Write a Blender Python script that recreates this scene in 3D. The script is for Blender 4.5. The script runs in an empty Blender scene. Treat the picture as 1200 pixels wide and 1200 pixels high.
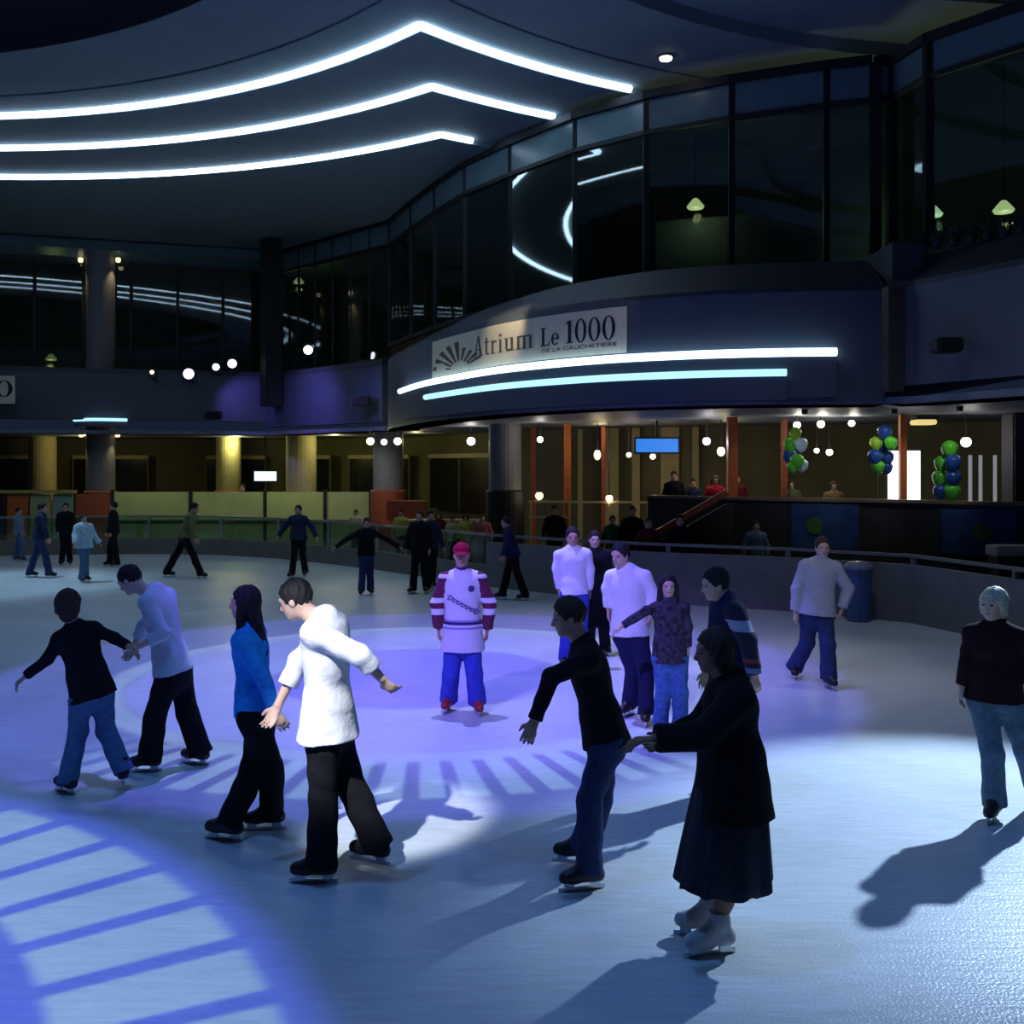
import bpy, bmesh, math, random
import numpy as np
from mathutils import Vector, Matrix
random.seed(7)
sc = bpy.context.scene
C = sc.collection
PI = math.pi

# ------------------------------------------------------------------ camera
FPX, HOR, CAMZ = 1200.0, 545.0, 2.5        # focal length and horizon in pixels of a 1200 frame, eye height
cam = bpy.data.objects.new('camera', bpy.data.cameras.new('camera'))
C.objects.link(cam)
cam.location = (0, 0, CAMZ)
cam.rotation_euler = (PI / 2, 0, 0)
cam.data.sensor_width = 36
cam.data.lens = 36
cam.data.shift_y = (HOR - 600) / 1200.0
cam.data.clip_end = 200
sc.camera = cam

# ------------------------------------------------------------------ world, exposure
sc.view_settings.view_transform = 'Standard'
sc.view_settings.look = 'None'
sc.view_settings.gamma = 1
sc.view_settings.use_curve_mapping = False
sc.view_settings.exposure = 0.0
try:
    sc.cycles.use_denoising = True
except Exception:
    pass
wd = bpy.data.worlds.new('dim_hall'); sc.world = wd
wd.use_nodes = True
wd.node_tree.nodes['Background'].inputs[0].default_value = (0.035, 0.06, 0.13, 1)
wd.node_tree.nodes['Background'].inputs[1].default_value = 0.22

def W(px, py, d):
    """the point a pixel of the photograph shows at distance d"""
    return Vector(((px - 600) / FPX * d, d, CAMZ + (HOR - py) / FPX * d))
def ground(px, py, z=0.0):
    d = FPX * (CAMZ - z) / (py - HOR)
    return Vector(((px - 600) / FPX * d, d, z))

# ------------------------------------------------------------------ lights hung in the hall
def aim(o, target):
    o.rotation_euler = (Vector(target) - o.location).to_track_quat('-Z', 'Y').to_euler()
def spot(name, loc, target, energy, col, size, blend=0.3, soft=0.08):
    l = bpy.data.lights.new(name, 'SPOT'); l.energy = energy; l.color = col
    l.spot_size = math.radians(size); l.spot_blend = blend; l.shadow_soft_size = soft
    o = bpy.data.objects.new(name, l); C.objects.link(o); o.location = loc; aim(o, target)
    return o
def point(name, loc, energy, col, soft=0.06):
    l = bpy.data.lights.new(name, 'POINT'); l.energy = energy; l.color = col; l.shadow_soft_size = soft
    o = bpy.data.objects.new(name, l); C.objects.link(o); o.location = loc
    return o
def gobo(o, h, n, r0, r1, gap, base, bright, rmax, inner=None, phase=0.0, sector=False):
    """a pattern wheel in the lamp: a ring of n bright teeth on a coloured disc (radii on the ice, lamp at height h)"""
    l = o.data; l.use_nodes = True; nt = l.node_tree
    em = nt.nodes['Emission']
    tc = nt.nodes.new('ShaderNodeTexCoord'); sx = nt.nodes.new('ShaderNodeSeparateXYZ')
    nt.links.new(tc.outputs['Normal'], sx.inputs[0])
    def Mt(op, a, b=None, c=None):
        nd = nt.nodes.new('ShaderNodeMath'); nd.operation = op
        for i, v in enumerate((a, b, c)):
            if v is None: continue
            if hasattr(v, 'links'): nt.links.new(v, nd.inputs[i])
            else: nd.inputs[i].default_value = v
        return nd.outputs[0]
    def step(v, lo, hi):
        nd = nt.nodes.new('ShaderNodeMapRange'); nd.interpolation_type = 'SMOOTHSTEP'
        nt.links.new(v, nd.inputs[0]); nd.inputs[1].default_value = lo; nd.inputs[2].default_value = hi
        return nd.outputs[0]
    u = Mt('DIVIDE', sx.outputs[0], sx.outputs[2]); v = Mt('DIVIDE', sx.outputs[1], sx.outputs[2])
    r = Mt('MULTIPLY', Mt('SQRT', Mt('ADD', Mt('MULTIPLY', u, u), Mt('MULTIPLY', v, v))), h)
    a = Mt('ABSOLUTE', Mt('SUBTRACT', Mt('FRACT', Mt('MULTIPLY', Mt('SUBTRACT', Mt('ARCTAN2', v, u), phase), n / (2 * PI))), 0.5))
    tooth = Mt('MULTIPLY', step(a, 0.5 - gap / 2 + 0.03, 0.5 - gap / 2 - 0.03), Mt('MULTIPLY', step(r, r0 - 0.05, r0 + 0.05), step(r, r1 + 0.06, r1 - 0.06)))
    if sector:
        tooth = Mt('MULTIPLY', tooth, step(Mt('DIVIDE', Mt('MULTIPLY', v, h), r), 0.72, 0.9))
    def mix(f, A, B):
        mx = nt.nodes.new('ShaderNodeMix'); mx.data_type = 'RGBA'
        nt.links.new(f, mx.inputs[0])
        for i, c_ in ((6, A), (7, B)):
            if hasattr(c_, 'links'): nt.links.new(c_, mx.inputs[i])
            else: mx.inputs[i].default_value = (*c_, 1)
        return mx.outputs[2]
    c0 = base
    if inner:
        for (ra, rb, ci) in inner:
            band = Mt('MULTIPLY', step(r, ra - 0.08, ra + 0.08), step(r, rb + 0.08, rb - 0.08))
            c0 = mix(band, c0, ci)
    c1 = mix(tooth, c0, bright)
    c2 = mix(step(r, rmax, rmax - 0.35), (0, 0, 0), c1)
    nt.links.new(c2, em.inputs[0])

# two pattern projectors under the ceiling, pointing straight down at the ice
g1 = spot('pattern_spot_near', (-6.5, 2.2, 9.5), (-6.5, 2.2, 0), 4300, (1, 1, 1), 72, 0.05, 0.02); g1.rotation_euler = (0, 0, 0)
gobo(g1, 9.5, 60, 5.02, 5.97, 0.24, (0.09, 0.12, 0.95), (0.42, 0.62, 1.0), 6.3, phase=math.radians(2))
g2 = spot('pattern_spot_centre', (-1.1, 12.2, 9.5), (-1.1, 12.2, 0), 4600, (1, 1, 1), 72, 0.05, 0.02); g2.rotation_euler = (0, 0, 0)
gobo(g2, 9.5, 84, 3.55, 4.55, 0.40, (0.085, 0.07, 0.50), (0.30, 0.40, 0.85), 5.2, [(1.7, 3.3, (0.26, 0.26, 1.0)), (3.3, 3.6, (0.3, 0.36, 0.8)), (-1, 1.7, (0.13, 0.08, 1.0))], sector=True)
# violet wash on the skaters at centre ice, from the lighting bar above the near side
spot('violet_wash', (-4.2, 1.0, 8.2), (-0.2, 10.8, 0.9), 6500, (0.26, 0.15, 1.0), 26, 0.6)
spot('white_wash', (-3.2, 0.2, 7.6), (-1.12, 6.2, 1.08), 7500, (0.85, 0.9, 1.0), 7.2, 0.6)
# cool beam from the right balcony, throwing shadows towards the camera
spot('cool_beam', (7.7, 12.3, 6.2), (2.9, 7.35, 0), 7200, (0.55, 0.74, 1.0), 27, 0.75, 0.10)
# unseen fill spots added to brighten ice and skaters; d makes the far-left pool
for nm, loc, tg, e, cl, sz in (
        ('fill_light_a', (-2.0, 5.0, 9.6), (-1.6, 5.5, 0), 680, (0.12, 0.35, 1.0), 110),
        ('fill_light_b', (-7.5, 11.0, 9.6), (-7.0, 11.5, 0), 520, (0.16, 0.40, 1.0), 100),
        ('fill_light_c', (3.5, 3.0, 9.6), (3.0, 3.5, 0), 350, (0.16, 0.42, 1.0), 110),
        ('house_light_d', (-12.0, 22.0, 9.6), (-11.0, 21.5, 0), 1900, (0.42, 0.72, 1.0), 44),
        ('fill_light_f', (4.2, 13.4, 9.6), (4.4, 13.6, 0), 420, (0.6, 0.7, 0.85), 80),
        ('front_fill_light', (2.2, 4.0, 9.6), (3.5, 11.6, 0.9), 800, (0.75, 0.72, 0.95), 18),  # front fill added to lift the man in the grey sweater
        ('fill_light_e', (-5.0, 17.0, 9.4), (-5.0, 17.5, 0), 330, (0.45, 0.65, 0.9), 100)):
    spot(nm, loc, tg, e, cl, sz, 0.8, 0.25)

# ------------------------------------------------------------------ helpers
def tag(o, label=None, cat=None, group=None, kind=None):
    if label: o['label'] = label
    if cat: o['category'] = cat
    if group: o['group'] = group
    if kind: o['kind'] = kind
    return o
def empty(name, loc=(0, 0, 0), label=None, cat=None, group=None, kind=None):
    o = bpy.data.objects.new(name, None); C.objects.link(o); o.location = loc
    o.empty_display_size = 0.1
    return tag(o, label, cat, group, kind)
def link(name, me, mat=None, parent=None, loc=None):
    o = bpy.data.objects.new(name, me); C.objects.link(o)
    if mat is not None and len(me.materials) == 0: me.materials.append(mat)
    if parent is not None: o.parent = parent
    if loc is not None: o.location = loc
    return o
def pymesh(verts, faces, smooth=False):
    me = bpy.data.meshes.new('m'); me.from_pydata([tuple(v) for v in verts], [], faces); me.update()
    if smooth: me.shade_smooth()
    return me
class MB:
    def __init__(s): s.v = []; s.f = []
    def add(s, v, f):
        n = len(s.v); s.v += [tuple(x) for x in v]; s.f += [tuple(i + n for i in q) for q in f]; return s
    def box(s, c, size, rz=0.0, M=None):
        hx, hy, hz = size[0] / 2, size[1] / 2, size[2] / 2
        pts = [Vector((x, y, z)) for x in (-hx, hx) for y in (-hy, hy) for z in (-hz, hz)]
        R = M if M is not None else Matrix.Rotation(rz, 3, 'Z')
        pts = [R @ p + Vector(c) for p in pts]
        return s.add(pts, [(0, 1, 3, 2), (4, 6, 7, 5), (0, 4, 5, 1), (2, 3, 7, 6), (0, 2, 6, 4), (1, 5, 7, 3)])
    def beam(s, a, b, w, h=None):
        """box from a to b with square section w x h"""
        a, b = Vector(a), Vector(b); h = h or w; t = (b - a); L = t.length; t = t / L
        up = Vector((0, 0, 1)) if abs(t.z) < 0.95 else Vector((0, 1, 0))
        sd = t.cross(up).normalized(); u2 = sd.cross(t)
        M = Matrix((sd, t, u2)).transposed()
        return s.box((a + b) / 2, (w, L, h), M=M)
    def lathe(s, prof, c=(0, 0, 0), n=20, M=None):
        v = []; f = []
        for (r, z) in prof:
            for k in range(n):
                p = Vector((r * math.cos(2 * PI * k / n), r * math.sin(2 * PI * k / n), z))
                if M is not None: p = M @ p
                v.append(p + Vector(c))
        for i in range(len(prof) - 1):
            for k in range(n):
                k2 = (k + 1) % n
                f.append((i * n + k, i * n + k2, (i + 1) * n + k2, (i + 1) * n + k))
        f.append(tuple(reversed(range(n)))); f.append(tuple((len(prof) - 1) * n + k for k in range(n)))
        return s.add(v, f)
    def tube(s, path, r, n=10, closed_ends=True):
        path = [Vector(p) for p in path]; v = []; f = []
        for i, p in enumerate(path):
            t = (path[min(i + 1, len(path) - 1)] - path[max(i - 1, 0)]).normalized()
            up = Vector((0, 0, 1)) if abs(t.z) < 0.95 else Vector((0, 1, 0))
            sd = t.cross(up).normalized(); u2 = sd.cross(t)
            for k in range(n):
                a = 2 * PI * k / n
                v.append(p + sd * (r * math.cos(a)) + u2 * (r * math.sin(a)))
        for i in range(len(path) - 1):
            for k in range(n):
                k2 = (k + 1) % n
                f.append((i * n + k, (i + 1) * n + k, (i + 1) * n + k2, i * n + k2))
        f.append(tuple(range(n))); f.append(tuple(reversed([(len(path) - 1) * n + k for k in range(n)])))
        return s.add(v, f)
    def sweep(s, path, sec):
        """section [(offset towards the ice, z)] swept along a plan path"""
        v = []; f = []; n = len(sec)
        P2 = [Vector((p[0], p[1])) for p in path]
        for i, p in enumerate(P2):
            nn = Vector((0, 0)); c = 0; seg = []
            for a, b in ((i - 1, i), (i, i + 1)):
                if 0 <= a and b < len(P2):
                    t = (P2[b] - P2[a]).normalized(); seg.append(Vector((t.y, -t.x)))
            nn = sum(seg, Vector((0, 0))).normalized()
            k = 1.0 / max(0.5, nn.dot(seg[0]))
            for (o, z) in sec:
                v.append((p.x + nn.x * o * k, p.y + nn.y * o * k, z))
        for i in range(len(P2) - 1):
            for k in range(n):
                k2 = (k + 1) % n
                f.append((i * n + k, i * n + k2, (i + 1) * n + k2, (i + 1) * n + k))
        f.append(tuple(reversed(range(n)))); f.append(tuple((len(P2) - 1) * n + k for k in range(n)))
        return s.add(v, f)
    def build(s, name, mat, parent=None, loc=None, smooth=False, fix=True, bevel=0.0):
        me = bpy.data.meshes.new(name); off = Vector(loc) if loc is not None else Vector((0, 0, 0))
        me.from_pydata([tuple(Vector(x) - off) for x in s.v], [], s.f); me.update()
        if fix or bevel:
            bm = bmesh.new(); bm.from_mesh(me)
            if bevel:
                bmesh.ops.bevel(bm, geom=list(bm.edges), offset=bevel, segments=2, affect='EDGES', clamp_overlap=True)
            bmesh.ops.recalc_face_normals(bm, faces=bm.faces)
            bm.to_mesh(me); bm.free()
        if smooth: me.shade_smooth()
        return link(name, me, mat, parent, loc)
def spline(pts, n=8):
    out = []
    P = [Vector((p[0], p[1])) for p in pts]
    for i in range(len(P) - 1):
        p0 = P[max(i - 1, 0)]; p1 = P[i]; p2 = P[i + 1]; p3 = P[min(i + 2, len(P) - 1)]
        for k in range(n):
            t = k / n
            q = 0.5 * ((2 * p1) + (p2 - p0) * t + (2 * p0 - 5 * p1 + 4 * p2 - p3) * t * t + (3 * p1 - p0 - 3 * p2 + p3) * t ** 3)
            out.append((q.x, q.y))
    out.append((P[-1].x, P[-1].y))
    return out
def px_of(p): return 600 + FPX * p[0] / p[1]

# ------------------------------------------------------------------ materials
MATS = {}
def mat(name, col, rough=0.6, metal=0.0, var=0.12, scale=12.0, bump=0.0, emit=None, estr=0.0, spec=0.4):
    if name in MATS: return MATS[name]
    m = bpy.data.materials.new(name); m.use_nodes = True; nt = m.node_tree
    b = nt.nodes['Principled BSDF']
    b.inputs['Roughness'].default_value = rough; b.inputs['Metallic'].default_value = metal
    b.inputs['Specular IOR Level'].default_value = spec
    tc = nt.nodes.new('ShaderNodeTexCoord'); nz = nt.nodes.new('ShaderNodeTexNoise')
    nz.inputs['Scale'].default_value = scale; nz.inputs['Detail'].default_value = 3
    nt.links.new(tc.outputs['Object'], nz.inputs['Vector'])
    rp = nt.nodes.new('ShaderNodeValToRGB')
    rp.color_ramp.elements[0].position = 0.3; rp.color_ramp.elements[1].position = 0.7
    rp.color_ramp.elements[0].color = (*[max(0, c * (1 - var)) for c in col], 1)
    rp.color_ramp.elements[1].color = (*[min(1, c * (1 + var)) for c in col], 1)
    nt.links.new(nz.outputs['Fac'], rp.inputs[0]); nt.links.new(rp.outputs[0], b.inputs['Base Color'])
    if bump:
        bp = nt.nodes.new('ShaderNodeBump'); bp.inputs['Strength'].default_value = bump; bp.inputs['Distance'].default_value = 0.02
        nt.links.new(nz.outputs['Fac'], bp.inputs['Height']); nt.links.new(bp.outputs[0], b.inputs['Normal'])
    if emit:
        b.inputs['Emission Color'].default_value = (*emit, 1); b.inputs['Emission Strength'].default_value = estr
    MATS[name] = m
    return m
def cloth(name, col, var=0.18):
    return mat('cloth_' + name, col, 0.9, 0, var, 25, 0.25, spec=0.15)
def glass(name, tint, refl=0.55, alpha=0.6, base=0.06):
    if name in MATS: return MATS[name]
    m = bpy.data.materials.new(name); m.use_nodes = True; nt = m.node_tree
    nt.nodes.remove(nt.nodes['Principled BSDF']); out = nt.nodes['Material Output']
    tr = nt.nodes.new('ShaderNodeBsdfTransparent'); tr.inputs[0].default_value = (*[t * alpha for t in tint], 1)
    gl = nt.nodes.new('ShaderNodeBsdfGlossy'); gl.inputs['Roughness'].default_value = 0.03; gl.inputs[0].default_value = (refl, refl, refl, 1)
    lw_ = nt.nodes.new('ShaderNodeLayerWeight'); lw_.inputs[0].default_value = 0.5
    pw = nt.nodes.new('ShaderNodeMath'); pw.operation = 'POWER'; pw.inputs[1].default_value = 3.0; nt.links.new(lw_.outputs['Facing'], pw.inputs[0])
    fr = nt.nodes.new('ShaderNodeMath'); fr.operation = 'MULTIPLY_ADD'; fr.inputs[1].default_value = 0.85; fr.inputs[2].default_value = base; nt.links.new(pw.outputs[0], fr.inputs[0])
    mx = nt.nodes.new('ShaderNodeMixShader')
    nt.links.new(fr.outputs[0], mx.inputs[0]); nt.links.new(tr.outputs[0], mx.inputs[1]); nt.links.new(gl.outputs[0], mx.inputs[2])
    nt.links.new(mx.outputs[0], out.inputs[0])
    MATS[name] = m
    return m
def emis(name, col, s):
    return mat('glow_' + name, (0.08, 0.08, 0.08), 0.5, emit=col, estr=s)

M_ceil = mat('ceiling_plaster', (0.17, 0.23, 0.24), 0.8, var=0.06, scale=2)
M_dome = mat('dome_dark', (0.03, 0.035, 0.045), 0.7, var=0.1, scale=3)
M_fascia = mat('fascia_panel', (0.075, 0.09, 0.115), 0.55, var=0.05, scale=2)
M_cap = mat('sill_dark', (0.05, 0.055, 0.07), 0.5, var=0.08, scale=4)
M_mull = mat('mullion_dark', (0.018, 0.022, 0.024), 0.5, metal=0.3)
M_spand = mat('spandrel_teal', (0.10, 0.17, 0.19), 0.3, var=0.08, scale=3)
M_glass = glass('facade_glass', (0.62, 0.78, 0.72), 0.9, 0.75, 0.10)
M_neon = emis('neon', (0.53, 0.74, 1.0), 8.5)
M_neon2 = emis('neon_cyan', (0.35, 0.68, 1.0), 1.6)
M_strip = emis('neon_strip', (0.50, 0.76, 1.0), 4.0)
M_neon3 = emis('neon_low', (0.45, 0.75, 0.95), 0.9)
M_room = mat('upper_room_wall', (0.10, 0.12, 0.11), 0.8, var=0.15, scale=1.5)
M_dark = mat('dark_metal', (0.02, 0.02, 0.025), 0.5, metal=0.2)
M_soffit = mat('soffit', (0.17, 0.19, 0.24), 0.5, var=0.06, scale=2)
M_olive = mat('olive_wall', (0.12, 0.11, 0.055), 0.8, var=0.15, scale=1.2)
M_col = mat('column_stone', (0.17, 0.17, 0.18), 0.6, var=0.08, scale=5)
M_colw = mat('column_cream', (0.42, 0.36, 0.18), 0.7, var=0.08, scale=5)
M_rust = mat('rust_panel', (0.30, 0.07, 0.03), 0.6, var=0.15, scale=6)
M_orange = mat('orange_paint', (0.55, 0.14, 0.03), 0.5, var=0.1, scale=6)
M_floor = mat('concourse_floor', (0.06, 0.06, 0.06), 0.6, var=0.15, scale=3)
# ------------------------------------------------------------------ plan lines (metres; camera at the origin looking along +Y)
F_left = [(-20, 30.8), (-8.2, 34.2)]
F_wing = [(-8.2, 34.2), (-3.75, 29.6)]
F_bulge = spline([(-3.6, 29.8), (-3.35, 28.0), (-2.75, 26.0), (-1.95, 23.6), (-1.1, 21.8), (0, 19.9), (1.53, 18.3), (2.9, 17.5), (4.2, 17.1), (5.35, 16.95), (6.15, 16.85)], 6)
F_right = [(6.15, 16.85), (6.5, 16.6), (7.35, 14.9), (8.1, 13.0), (9.0, 9.5)]
G_left = [(-20, 32.4), (-8.6, 36.0)]
G_wing = [(-8.6, 36.0), (-3.7, 31.0)]
bulge_px = [(460, 258), (482, 241), (510, 220), (545, 196), (598, 171), (674, 140), (757, 117), (857, 98), (968, 82), (1022, 76)]
G_bulge = []
for (x_, y_) in bulge_px:
    d_ = FPX * (9.8 - CAMZ) / (HOR - y_)
    G_bulge.append(((x_ - 600) / FPX * d_, d_))
G_bulge[0] = (-3.7, 31.0)
G_right = [(6.62, 18.65), (6.95, 18.75), (7.2, 17.7), (8.3, 16.3), (9.6, 14.4), (11, 11)]
ZC = 9.9

# floor, ice
rink = spline([(-15.5, -4), (-18.3, 4), (-18.8, 14), (-18.2, 22), (-16.6, 26.4), (-14, 28.2), (-10.8, 28.8), (-7.6, 28.3), (-4.75, 26.1), (-2.74, 23.9), (-1.2, 22.0), (0.4, 20.2), (3.0, 18.4), (5.4, 17.2), (6.5, 16.0), (7.0, 14.2), (7.3, 11), (7.4, 5), (7.2, -4)], 6)
def poly(name, pts, z, m, parent=None, down=False):
    bm = bmesh.new(); vs = [bm.verts.new((p[0], p[1], z)) for p in pts]
    f = bm.faces.new(vs); f.normal_update()
    if (f.normal.z < 0) != down: f.normal_flip()
    bmesh.ops.triangulate(bm, faces=bm.faces)
    me = bpy.data.meshes.new(name); bm.to_mesh(me); bm.free()
    return link(name, me, m, parent)
def ice_material():
    m = bpy.data.materials.new('ice'); m.use_nodes = True; nt = m.node_tree; b = nt.nodes['Principled BSDF']
    tc = nt.nodes.new('ShaderNodeTexCoord')
    n1 = nt.nodes.new('ShaderNodeTexNoise'); n1.inputs['Scale'].default_value = 0.9; n1.inputs['Detail'].default_value = 5
    mp = nt.nodes.new('ShaderNodeMapping'); mp.inputs['Rotation'].default_value = (0, 0, 0.5); mp.inputs['Scale'].default_value = (1, 9, 1)
    n2 = nt.nodes.new('ShaderNodeTexNoise'); n2.inputs['Scale'].default_value = 3.0; n2.inputs['Detail'].default_value = 6; n2.inputs['Distortion'].default_value = 0.6
    n3 = nt.nodes.new('ShaderNodeTexNoise'); n3.inputs['Scale'].default_value = 60; n3.inputs['Detail'].default_value = 2
    L = nt.links.new
    L(tc.outputs['Object'], n1.inputs['Vector']); L(tc.outputs['Object'], mp.inputs[0]); L(mp.outputs[0], n2.inputs['Vector']); L(tc.outputs['Object'], n3.inputs['Vector'])
    ad = nt.nodes.new('ShaderNodeMath'); ad.operation = 'ADD'; L(n1.outputs['Fac'], ad.inputs[0]); L(n2.outputs['Fac'], ad.inputs[1])
    rp = nt.nodes.new('ShaderNodeValToRGB'); rp.color_ramp.elements[0].position = 0.35; rp.color_ramp.elements[1].position = 0.65
    hv = nt.nodes.new('ShaderNodeMath'); hv.operation = 'MULTIPLY'; L(ad.outputs[0], hv.inputs[0]); hv.inputs[1].default_value = 0.5
    rp.color_ramp.elements[0].color = (0.47, 0.52, 0.56, 1); rp.color_ramp.elements[1].color = (0.64, 0.68, 0.72, 1)
    L(hv.outputs[0], rp.inputs[0]); L(rp.outputs[0], b.inputs['Base Color'])
    b.inputs['Roughness'].default_value = 0.34; b.inputs['Specular IOR Level'].default_value = 0.35
    bp = nt.nodes.new('ShaderNodeBump'); bp.inputs['Strength'].default_value = 0.35; bp.inputs['Distance'].default_value = 0.01
    s2 = nt.nodes.new('ShaderNodeMath'); s2.operation = 'ADD'; L(n2.outputs['Fac'], s2.inputs[0]); L(n3.outputs['Fac'], s2.inputs[1])
    L(s2.outputs[0], bp.inputs['Height']); L(bp.outputs[0], b.inputs['Normal'])
    return m
tag(poly('floor', [(-26, -8), (16, -8), (16, 46), (-26, 46)], -0.03, M_floor), 'dark concourse floor around the skating rink', 'floor', kind='structure')
tag(poly('floor_ice', rink, 0.0, ice_material()), 'pale skating ice with scratched surface', 'ice', kind='structure')

# ------------------------------------------------------------------ ceiling: two sets of stepped rings that meet in a ridge at x = -1.6
CX, CY, RX = -12.4, 7.68, -1.6
RINGS = [11.8, 13.75, 13.85, 14.9, 16.8, 18.9, 46.0]
ZR = [ZC + 0.30, ZC + 0.34, ZC + 0.30, ZC + 0.20, ZC + 0.10, ZC]       # height of each band, stepping down outwards
def ring_pts(r, mirror, n=72):
    t0 = math.acos(max(-1, min(1, (RX - CX) / r))) if r > (RX - CX) else 0.0
    out = []
    for k in range(n + 1):
        t = t0 + (2 * PI - 2 * t0) * k / n
        x = CX + r * math.cos(t); y = CY + r * math.sin(t)
        if mirror: x = 2 * RX - x
        out.append((x, y))
    return out
cb = MB()
for mir in (False, True):
    for i in range(len(RINGS) - 1):
        a = ring_pts(RINGS[i], mir); b = ring_pts(RINGS[i + 1], mir); n = len(a)
        cb.add([(p[0], p[1], ZR[i]) for p in a] + [(p[0], p[1], ZR[i]) for p in b], [(k, k + 1, n + k + 1, n + k) for k in range(n - 1)])
        if i + 1 < len(ZR):                                              # riser down to the next band
            cb.add([(p[0], p[1], ZR[i]) for p in b] + [(p[0], p[1], ZR[i + 1]) for p in b], [(k, k + 1, n + k + 1, n + k) for k in range(n - 1)])
ceil = cb.build('ceiling', M_ceil, fix=False)
tag(ceil, 'dim blue-grey stepped ceiling with curved coves', 'ceiling', kind='structure')
for mir in (False, True):                                                # the two dark domes
    db = MB(); prof = [(11.8, ZC + 0.30), (11.8, ZC + 0.55), (10.0, ZC + 0.55), (10.0, ZC + 0.8), (8.2, ZC + 0.8), (8.2, ZC + 1.05), (0.05, ZC + 1.1)] if mir else [(11.8, ZC + 0.30), (11.75, ZC + 1.0), (9.5, ZC + 2.0), (6.5, ZC + 2.8), (3, ZC + 3.2), (0.05, ZC + 3.3)]
    cx = 2 * RX - CX if mir else CX
    v = []; f = []; n = 72
    for (r, z) in prof:
        for k in range(n): v.append((cx + r * math.cos(2 * PI * k / n), CY + r * math.sin(2 * PI * k / n), z))
    for i in range(len(prof) - 1):
        for k in range(n): f.append((i * n + k, i * n + (k + 1) % n, (i + 1) * n + (k + 1) % n, (i + 1) * n + k))
    db.add(v, f)
    link('stepped_rings' if mir else 'dome', pymesh(db.v, db.f, not mir), M_ceil if mir else M_dome, ceil)
# cove tubes: chevrons of two arcs meeting at the ridge
def left_arc(r, t1):
    t0 = math.acos((RX - CX) / r); n = 40
    return [(CX + r * math.cos(t0 + (t1 - t0) * k / n), CY + r * math.sin(t0 + (t1 - t0) * k / n)) for k in range(n + 1)]
names = ('longest and nearest of the three ceiling light coves, top of the chevron stack', 'middle of the three chevron light coves on the ceiling', 'shortest and farthest of the three ceiling light coves, nearest the balcony')
for i, (r, z, xe) in enumerate(((14.9, ZC + 0.20, 2.42), (16.8, ZC + 0.10, 1.0), (18.9, ZC, -0.42))):
    la = left_arc(r - 0.09, PI * 0.86)
    ra = [(2 * RX - x, y) for (x, y) in la if 2 * RX - x <= xe]
    z = z + 0.055
    root = empty('neon_cove', (la[0][0], la[0][1], z), 'white neon line bent into a chevron, ' + names[i], 'neon light', 'ceiling neon chevrons')
    for pth in (la, ra):
        t = MB().tube([(x, y, z) for (x, y) in pth], 0.074, 8)
        t.build('neon_tube', M_neon, root, loc=None, smooth=True).location = -Vector(root.location)

# ------------------------------------------------------------------ upper facade glazing
def facade(name, pts, zsill, ztr, ztop, label, mw=0.1, split=None):
    root = empty(name, (0, 0, 0), label, 'window', kind='structure')
    for i in range(len(pts) - 1):
        a, b = Vector((*pts[i], 0)), Vector((*pts[i + 1], 0)); t = (b - a).normalized(); nrm = Vector((t.y, -t.x, 0))
        MB().beam(a + Vector((0, 0, (zsill + ztr) / 2)), b + Vector((0, 0, (zsill + ztr) / 2)), 0.02, ztr - zsill).build('pane', M_glass, root)
        MB().beam(a + Vector((0, 0, (ztr + ztop) / 2)), b + Vector((0, 0, (ztr + ztop) / 2)), 0.03, ztop - ztr).build('spandrel_panel', M_spand, root)
        MB().beam(a + nrm * 0.03 + Vector((0, 0, ztr)), b + nrm * 0.03 + Vector((0, 0, ztr)), 0.10, 0.09).build('transom', M_mull, root)
        MB().beam(a + nrm * 0.03 + Vector((0, 0, zsill)), b + nrm * 0.03 + Vector((0, 0, zsill)), 0.10, 0.12).build('sill_rail', M_mull, root)
        MB().beam(a + nrm * 0.03 + Vector((0, 0, ztop + 0.07)), b + nrm * 0.03 + Vector((0, 0, ztop + 0.07)), 0.16, 0.16).build('head_rail', M_mull, root)
    for p in pts:
        MB().box((p[0], p[1], (zsill + ztop) / 2), (mw, mw, ztop - zsill)).build('mullion', M_mull, root)
    return root
def sub(a, b, n): return [(a[0] + (b[0] - a[0]) * k / n, a[1] + (b[1] - a[1]) * k / n) for k in range(n + 1)]
facade('window_1', sub(G_left[0], G_left[1], 8), 5.6, 9.25, 9.35, 'tall dark glass front above the far left concourse')
facade('window_2', sub(G_wing[0], G_wing[1], 7), 5.7, 9.15, 9.8, 'receding dark glass front between corner pillar and curved balcony', 0.07)
facade('window_3', G_bulge, 6.1, 9.13, 9.8, 'big curved dark glass front over the balcony sign', 0.11)
facade('window_4', G_right, 6.2, 9.2, 9.8, 'dark glass front at the far right with dim rooms behind', 0.16)
# bulkhead over the left front
tag(MB().sweep(G_left, [(0.9, 9.55), (0.9, 9.85), (-0.2, 9.85), (-0.2, 9.35), (0.15, 9.35)]).build('trim_1', M_spand), 'grey bulkhead under the ceiling above left glass front', 'bulkhead', kind='structure')

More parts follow.
